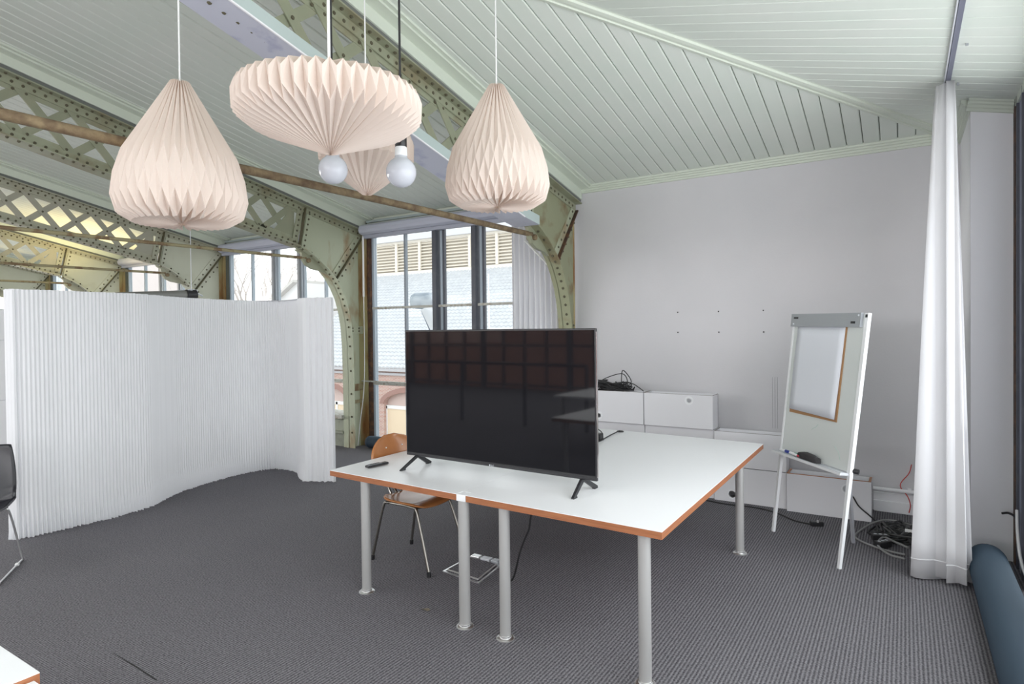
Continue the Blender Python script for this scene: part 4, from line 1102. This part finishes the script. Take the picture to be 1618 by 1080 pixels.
pendant('widest flat cream pleated paper lamp in the middle, pointed below', P3, 48,
        [(.03, .385), (.375, .258), (.332, .112), (.006, .0)], [(.016, .38), (.390, .222), (.387, .156), (.020, .0)], .39)
pendant('small pointed cream paper lamp half hidden behind the flat one', P4, 30,
        [(.03, .60), (.20, .50), (.278, .30), (.275, .20), (.105, .065), (.012, .0)], [(.01, .60), (.18, .50), (.26, .33), (.25, .20), (.115, .065), (.028, .0)], .60)
def bulb(label, c, r, coll):
    t = thing('globe_bulb', label, 'lamp', c, group='bare globe bulbs on black cords')
    prof = [(.0, -r)] + [(r*sin(pi-a), r*cos(pi-a)) for a in [k*pi/16 for k in range(1, 14)]] + [(.034, r*.95), (.030, r+.012)]
    bm = nb(); lathe(bm, prof, c, 28); obj('globe', bm, OPAL, t, sm=True)
    bm = nb(); lathe(bm, [(.031, r+.0), (.033, r+.012), (.031, r+.050), (.026, r+.056)], c, 20); obj('collar', bm, WHITE, t, sm=True)
    bm = nb(); lathe(bm, [(.029, r+.05), (.031, r+.055), (.031, r+.17), (.02, r+.185), (.006, r+.20)], c, 20); obj('socket', bm, BLACK, t, sm=True)
    bm = nb(); tube(bm, [(c[0], c[1], c[2]+r+.19), (c[0], c[1], zA(c[1]))], .0062, 7); obj('cord', bm, BLACKC, t, sm=True)
    bm = nb(); lathe(bm, [(.04, 0), (.04, -.02), (.02, -.04), (0, -.04)], (c[0], c[1], zA(c[1])), 14); obj('ceiling_rose', bm, BLACK, t, sm=True)
bulb('white globe bulb peeking out below the point of the flat paper lamp', (-2.532, 2.252, 2.515), .075, 1)
bulb('white globe bulb with black socket right of the small pointed lamp', (-2.233, 2.447, 2.498), .079, 1)

# ------------------------------------------------------------------ things behind the partition
t = thing('tall_cupboard', 'white cupboard glimpsed at the left edge beside the partition', 'cupboard', (-8.6, 2.4, 0))
bm = nb(); box(bm, -9.1, -8.4, 2.2, 2.95, 0, 1.95, .005); b_ = obj('body', bm, WHITE, t)
for z0, z1 in ((.95, 1.60), (1.61, 1.94), (.05, .94)):
    bm = nb(); box(bm, -8.40, -8.38, 2.21, 2.94, z0, z1, .003); d_ = obj('door', bm, WALLW, t)
    bm = nb(); box(bm, -8.38, -8.36, 2.86, 2.875, z0+.1, z0+.2); obj('handle', bm, GREY, d_)
for (lb, c, s_, mm, cat_) in (('crumpled brown cloth on the cupboard at the left edge', (-8.6, 2.4, 1.95), .11, mat('brown cloth', (.25, .12, .08), .9), 'cloth'),
                        ('white cloth bundle on the cupboard at the left edge', (-8.75, 2.62, 1.95), .13, CURT, 'cloth')):
    bm = nb(); bmesh.ops.create_icosphere(bm, subdivisions=3, radius=s_)
    for v in bm.verts:
        k = 1+.22*sin(v.co.x*38+v.co.z*21)*cos(v.co.y*31); v.co *= k; v.co.z = max(v.co.z*.7+.05, 0) ; v.co += Vector(c)
    obj('cloth_bundle', bm, mm, label=lb, cat=cat_, group='cloth on the cupboard', sm=60)
t = thing('storage_rack', 'high white rack just behind the top of the partition, carrying bundles', 'rack', (-10.9, 5.0, 0))
for z in (.5, 1.3, 2.08):
    bm = nb(); box(bm, -12.1, -10.3, 4.9, 5.5, z, z+.03); obj('shelf', bm, WHITE, t)
for xx in (-12.08, -10.35):
    for yy in (4.92, 5.46):
        bm = nb(); box(bm, xx, xx+.03, yy, yy+.03, 0, 2.11); obj('post', bm, GREYL, t)
rb = random.Random(4)
for i, (px_, cc, lb, sz) in enumerate(((-11.9, (.80, .78, .72), 'cream paper bundle at the left of the high rack', .17), (-11.56, (.45, .25, .14), 'brown cardboard roll on the high rack', .10), (-11.22, (.75, .78, .82), 'large pale blue white folded sheet on the high rack', .17),
                             (-10.93, (.30, .33, .38), 'dark grey bag on the high rack', .09), (-10.68, (.55, .30, .18), 'orange brown bundle at the right of the high rack', .12), (-10.42, (.22, .12, .10), 'small dark brown bundle at the rack end', .10))):
    bm = nb(); bmesh.ops.create_icosphere(bm, subdivisions=2, radius=sz)
    for v in bm.verts:
        v.co *= 1+.35*sin(v.co.x*27+i)*cos(v.co.z*23+i*2); v.co.z = max(v.co.z*.8+sz*.55, 0); v.co += Vector((px_, 5.2, 2.11))
    obj('bundle', bm, mat('bundle %d' % i, cc, .8), label=lb, cat='bundle', group='bundles on the high rack')
t = thing('hanging_heater', 'grey tube fitting hung on thin wires just above the partition', 'lamp', (-9.6, 5.4, 2.3))
bm = nb(); tube(bm, [(-9.8, 4.55, 2.22), (-9.75, 5.60, 2.27)], [.05, .075], 14); obj('tube_body', bm, mat('dull grey fitting', (.28, .28, .27), .5, metal=.4), t, sm=True)
bm = nb(); tube(bm, [(-9.745, 5.58, 2.27), (-9.74, 5.74, 2.28)], .085, 12); obj('end_cap', bm, BEZEL, t, sm=True)
bm = nb(); tube(bm, [(-9.75, 5.68, 2.3), (-9.75, 5.68, 3.42)], .007, 6); tube(bm, [(-9.78, 5.0, 2.28), (-9.75, 5.68, 2.36)], .006, 6); obj('wire', bm, GREYL, t)
bm = nb(); box(bm, -9.80, -9.70, 5.60, 5.76, 2.30, 2.36, .008); tube(bm, [(-9.70, 5.62, 2.36), (-9.72, 5.85, 2.26)], .012, 6); obj('bracket', bm, GREYL, t)

# warm lamp in the far bay
for (lx, ly, lb) in ((-12.5, 5.3, 'warm yellow uplight behind the partition, in the third bay'), (-17.4, 5.6, 'warm yellow uplight in the far last bay')):
    t = thing('warm_uplight', lb, 'lamp', (lx, ly, 0), group='warm uplights in the far bays')
    bm = nb(); lathe(bm, [(.14, 0), (.14, .02), (.02, .03), (.015, 1.7), (.12, 1.85), (.125, 1.86), (.0, 1.72)], (lx, ly, 0), 18); obj('stand', bm, GREY, t, sm=True)
    pl = bpy.data.lights.new('warm_uplight_bulb', 'SPOT'); pl.energy = 130; pl.color = (1, .78, .36); pl.shadow_soft_size = .08; pl.spot_size = radians(110); pl.spot_blend = .9
    po = bpy.data.objects.new('warm_uplight_bulb', pl); po.location = (lx, ly, 1.95); po.rotation_euler = (pi, 0, 0); C.objects.link(po)

# ------------------------------------------------------------------ outside: building across the yard
bm = nb(); box(bm, -90, 30, 6.7, 120, -4.9, -4.7); box(bm, -90, 30, -60, -8.1, -4.9, -4.7); obj('ground', bm, GROUND, kind='structure')
BY = 26.0; ZE = -.55
hb = thing('brick_hall', 'brick hall across the yard with tiled roof, louvres and arched doorway', 'building', (-15, BY, -4.7))
bm = nb()
# wall with three arched openings: piers and spandrels
ops = [(-31.5, -28.4), (-25.3, -20.3), (-17.2, -12.2), (-9.1, -4.1)]
xs = [-33.4] + [v for o_ in ops for v in o_] + [4]
for a, b in zip(xs[::2], xs[1::2]): box(bm, a, b, BY, BY+.6, -4.7, ZE)
for a, b in ops:
    cx, hw = (a+b)/2, (b-a)/2; n = 12; sp_ = -2.55; rise = .75
    P = [(a, ZE)] + [(cx+hw*cos(pi-pi*k/n), sp_+rise*sin(pi*k/n)) for k in range(n+1)] + [(b, ZE)]
    for k in range(n):
        x0_, x1_ = P[k+1][0], P[k+2][0]
        prism(bm, [(x0_, P[k+1][1]), (x1_, P[k+2][1]), (x1_, ZE), (x0_, ZE)], 'y', BY, BY+.6)
obj('brick_wall', bm, BRICK, hb)
for a, b in ops:
    cx, hw = (a+b)/2, (b-a)/2; n = 12
    bm = nb()
    for k in range(n):
        p = [(cx+(hw+e)*cos(pi-pi*q/n), -2.55+(.75+e)*sin(pi*q/n)) for e in (0, .3) for q in (k, k+1)]
        prism(bm, [p[0], p[1], p[3], p[2]], 'y', BY-.04, BY)
    obj('brick_arch', bm, mat('dark arch brick', (.36, .22, .19), .9), hb)
    bm = nb(); box(bm, a, b, BY+.3, BY+.35, -4.7, -1.6); obj('tympanum', bm, mat('pinkish render', (.62, .50, .46), .8), hb)
    npn = 3
    for k in range(npn):
        xa, xb = a+(b-a)*k/npn, a+(b-a)*(k+1)/npn
        bm = nb(); box(bm, xa+.08, xb-.08, BY+.22, BY+.28, -4.7, -2.85); obj('door_panel', bm, CREAM, hb)
    bm = nb()
    for k in range(npn+1): xa = a+(b-a)*k/npn; box(bm, xa-.08, xa+.08, BY+.18, BY+.28, -4.7, -2.7)
    box(bm, a, b, BY+.18, BY+.28, -2.85, -2.65); obj('door_frame', bm, mat('white joinery', (.85, .85, .84), .6), hb)
bm = nb(); box(bm, -33.6, 4, BY-.28, BY, ZE-.12, ZE+.04); box(bm, -33.6, 4, BY-.12, BY, ZE-.35, ZE-.22); obj('gutter', bm, mat('grey gutter', (.50, .50, .52), .5), hb)
# pantiled slope built of stepped, waved courses
SL = .78; LR = 7.9; rows_ = 30; tw_ = .30
bm = nb(); nx = int(37/tw_*4); dyr = LR/rows_
for r_ in range(rows_):
    ya, yb = BY-.3+r_*dyr, BY-.3+(r_+1)*dyr+.03
    za, zb_ = ZE+.08+r_*dyr*SL+.05, ZE+.08+(r_+1)*dyr*SL
    A, B = [], []
    for i in range(nx+1):
        xx = -33.4+i*tw_/4; wv = (.05, .02, -.015, .02)[i % 4]
        A.append(bm.verts.new((xx, ya, za+wv))); B.append(bm.verts.new((xx, yb, zb_+wv)))
    Lw = [bm.verts.new((v.co.x, v.co.y+.005, v.co.z-.07)) for v in A]
    for i in range(nx):
        bm.faces.new((A[i], A[i+1], B[i+1], B[i])); bm.faces.new((Lw[i], Lw[i+1], A[i+1], A[i]))
obj('roof_tiles', bm, ROOFM, hb, kind='stuff')
YL = BY-.3+LR; ZL = ZE+.08+LR*SL
bm = nb(); box(bm, -33.4, 4, YL-.05, YL+.1, ZL-.2, ZL+.18); box(bm, -33.4, 4, YL-.1, YL+.15, ZL+2.2, ZL+2.42); obj('louvre_frame', bm, LOUV, hb)
for k in range(15):
    xx = -33.4+k*2.2
    bm = nb(); box(bm, xx-.1, xx+.1, YL-.1, YL+.05, ZL+.18, ZL+2.2); obj('louvre_post', bm, LOUV, hb)
for j in range(9):
    z = ZL+.30+j*.215
    bm = nb(); prism(bm, [(YL-.06, z), (YL-.04, z-.02), (YL+.14, z+.11), (YL+.12, z+.13)], 'x', -33.3, 4); obj('louvre_slat', bm, LOUV, hb)
bm = nb(); box(bm, -33.4, 4, YL+.2, YL+.3, ZL, ZL+2.2); obj('louvre_back', bm, mat('louvre shadow board', (.60, .56, .50), .9), hb)
bm = nb(); box(bm, -33.6, 4, YL-.35, YL-.1, ZL+2.35, ZL+2.75); obj('upper_gutter', bm, mat('pale grey gutter', (.62, .63, .66), .5), hb)
bm = nb(); prism(bm, [(YL-.2, ZL+2.7), (YL+9, ZL+6.6), (YL+9, ZL+6.5), (YL-.2, ZL+2.6)], 'x', -33.4, 4); obj('roof_glazing', bm, ROOFG, hb)
bm = nb()
for k in range(38):
    xx = -33.4+k*1.0; prism(bm, [(YL-.2, ZL+2.77), (YL+9, ZL+6.67), (YL+9, ZL+6.6), (YL-.2, ZL+2.7)], 'x', xx-.04, xx+.04)
obj('glazing_bars', bm, mat('pale glazing bar', (.55, .57, .58), .5), hb)
# white framework in front of the roof
bm = nb()
for xx in (-15.7, -18.6): tube(bm, [(xx, BY-.5, -2), (xx, BY+4, 6)], .06, 5) if False else box(bm, xx-.025, xx+.025, BY+1.0, BY+1.05, -1, 4.6)
box(bm, -18.6, -12, BY+1.0, BY+1.1, 1.6, 1.7); box(bm, -18.6, -12, BY+1.0, BY+1.1, -.0, .1)
obj('white_frame', bm, mat('white joinery', (.85, .85, .84), .6), hb)

# vent pipe with rounded hood just outside the tall window
vp = thing('vent_pipe', 'white vent pipe with rounded grey hood outside the tall window', 'vent', (-7.3, 9.4, -4.7))
hc = at(668, 475, 12.2); hd = r2*.22
bm = nb(); P = [hc-hd*1.15, hc-hd*1.05, hc-hd*.7, hc-hd*.2, hc+hd*.6, hc+hd*1.1, hc+hd*1.4]; tube(bm, P, [.05, .11, .155, .165, .165, .13, .05], 20); obj('hood', bm, mat('weathered grey hood', (.20, .24, .28), .6, noise=(5, .4, .6), col2=(.36, .40, .44)), vp, sm=True)
q0 = hc + Vector((.06, .08, -.12)); q1_ = q0 + Vector((.45, .30, -1.2))
bm = nb(); tube(bm, [q0, q1_, (q1_.x+.1, q1_.y, -4.7)], .15, 18); obj('pipe', bm, mat('white metal pipe', (.60, .62, .65), .5), vp, sm=True)
bm = nb(); tube(bm, [q0+Vector((-.14, 0, -.05)), q1_+Vector((-.24, 0, .0)), (q1_.x-.2, q1_.y, -4.7)], .035, 8); obj('strut', bm, mat('dark blue strut', (.12, .15, .2), .5), vp, sm=True)

# pale house and bare trees, far left
ph = thing('pale_house', 'pale pinkish house with white windows far left beyond the yard', 'building', (-55, 30, -4.7))
bm = nb(); box(bm, -87, -63.5, 30, 40, -4.7, 14); obj('wall', bm, PALE, ph)
for xx in range(-86, -65, 3):
    for zz in (2.6, 6.2):
        bm = nb(); box(bm, xx, xx+1.4, 29.93, 30, zz, zz+2); wn = obj('window', bm, mat('white joinery', (.85, .85, .84), .6), ph)
        bm = nb(); box(bm, xx+.15, xx+.65, 29.9, 29.93, zz+.15, zz+1.85); box(bm, xx+.75, xx+1.25, 29.9, 29.93, zz+.15, zz+1.85); obj('pane', bm, mat('far pane', (.5, .56, .6), .2), wn)
def tree(label, base, H, seed):
    rr = random.Random(seed); t = thing('bare_tree', label, 'tree', base, group='bare trees beyond the yard')
    tr_, br_ = nb(), nb()
    def grow(p, d, L, r, lv):
        q = p + d*L; tube(tr_ if lv < 1 else br_, [p, p.lerp(q, .5)+Vector((rr.uniform(-.05, .05)*L, 0, 0)), q], [r, r*.85, r*.7], 5 if lv < 3 else 3, caps=False)
        if lv >= 6: return
        for k in range(3 if lv < 4 else 2):
            nd = (d + Vector((rr.uniform(-.75, .75), rr.uniform(-.75, .75), rr.uniform(-.1, .5)))).normalized()
            grow(q if k < 2 else p.lerp(q, .6), nd, L*rr.uniform(.62, .82), r*.62, lv+1)
    grow(Vector(base), Vector((0, 0, 1)), H*.3, H*.018, 0)
    obj('trunk', tr_, BARK, t); obj('branches', br_, BARK, t)
tree('bare winter tree seen through the window behind the partition', (-55, 38, -4.7), 18, 2)
tree('second bare winter tree right of the first, nearer the brick hall', (-53, 52, -4.7), 20, 9)
# low annex with sloping verge left of the hall
t = thing('annex_roof', 'small pale annex with sloping roof left of the brick hall', 'building', (-37, 28, -4.7))
bm = nb(); prism(bm, [(-38.5, -4.7), (-35.2, -4.7), (-35.2, 5.0), (-38.5, 3.2)], 'y', 28, 34); obj('wall', bm, mat('pale annex', (.78, .78, .78), .8), t)
bm = nb(); prism(bm, [(-38.7, 3.1), (-35.2, 5.0), (-35.2, 5.2), (-38.7, 3.3)], 'y', 27.6, 34.2); obj('roof_edge', bm, mat('verge', (.6, .58, .55), .7), t)

# ------------------------------------------------------------------ behind the viewer (mirrored in the television)
rb_ = thing('rear_brick_building', 'red brick building with white windows behind the viewer', 'building', (-10, -15, -4.7))
bm = nb(); box(bm, -32, 12, -15.6, -15, -4.7, 7.5); obj('brick_wall', bm, BRICK2, rb_)
bm = nb(); box(bm, -32, 12, -15, -14.85, 1.9, 2.3); obj('string_course', bm, mat('string course', (.6, .58, .55), .8), rb_)
for k in range(11):
    xx = -30+k*3.6
    bm = nb(); box(bm, xx, xx+1.8, -15, -14.9, 2.6, 5.2); w_ = obj('window', bm, mat('white joinery', (.85, .85, .84), .6), rb_)
    bm = nb(); box(bm, xx+.15, xx+1.65, -14.9, -14.88, 2.9, 5.0); obj('pane', bm, mat('far pane', (.5, .56, .6), .2), w_)
t = thing('stair_railing', 'dark steel railing behind the viewer', 'railing', (-5, -2.6, 0))
for xx in (-8.6, -7.2, -5.8, -4.6):
    bm = nb(); box(bm, xx-.02, xx+.02, -2.62, -2.58, 0, 1.05); obj('post', bm, FRAME, t)
bm = nb(); tube(bm, [(-8.6, -2.6, 1.06), (-4.6, -2.6, 1.06)], .025, 8); obj('handrail', bm, FRAME, t)
t = thing('conference_table', 'white table with wooden edge behind the viewer', 'table', (-3.2, -3.2, 0))
bm = nb(); box(bm, -4.3, -2.0, -2.3, -1.1, .72, .75); obj('tabletop', bm, WHITE, t)
for xx in (-4.2, -2.1):
    for yy in (-2.2, -1.2):
        bm = nb(); tube(bm, [(xx, yy, 0), (xx, yy, .72)], .03, 12); obj('leg', bm, ALU, t)

ORG = mat('orange chair veneer', (.50, .14, .04), .3)
shell_chair('plywood_chair', 'orange chair behind the viewer, seen mirrored in the television', (-3.9, -2.75, 0), 0, ORG)
shell_chair('plywood_chair', 'second orange chair behind the viewer, mirrored at the right of the television', (-3.1, -2.78, 0), .2, ORG)
# ------------------------------------------------------------------ tidy
bpy.context.view_layer.update()
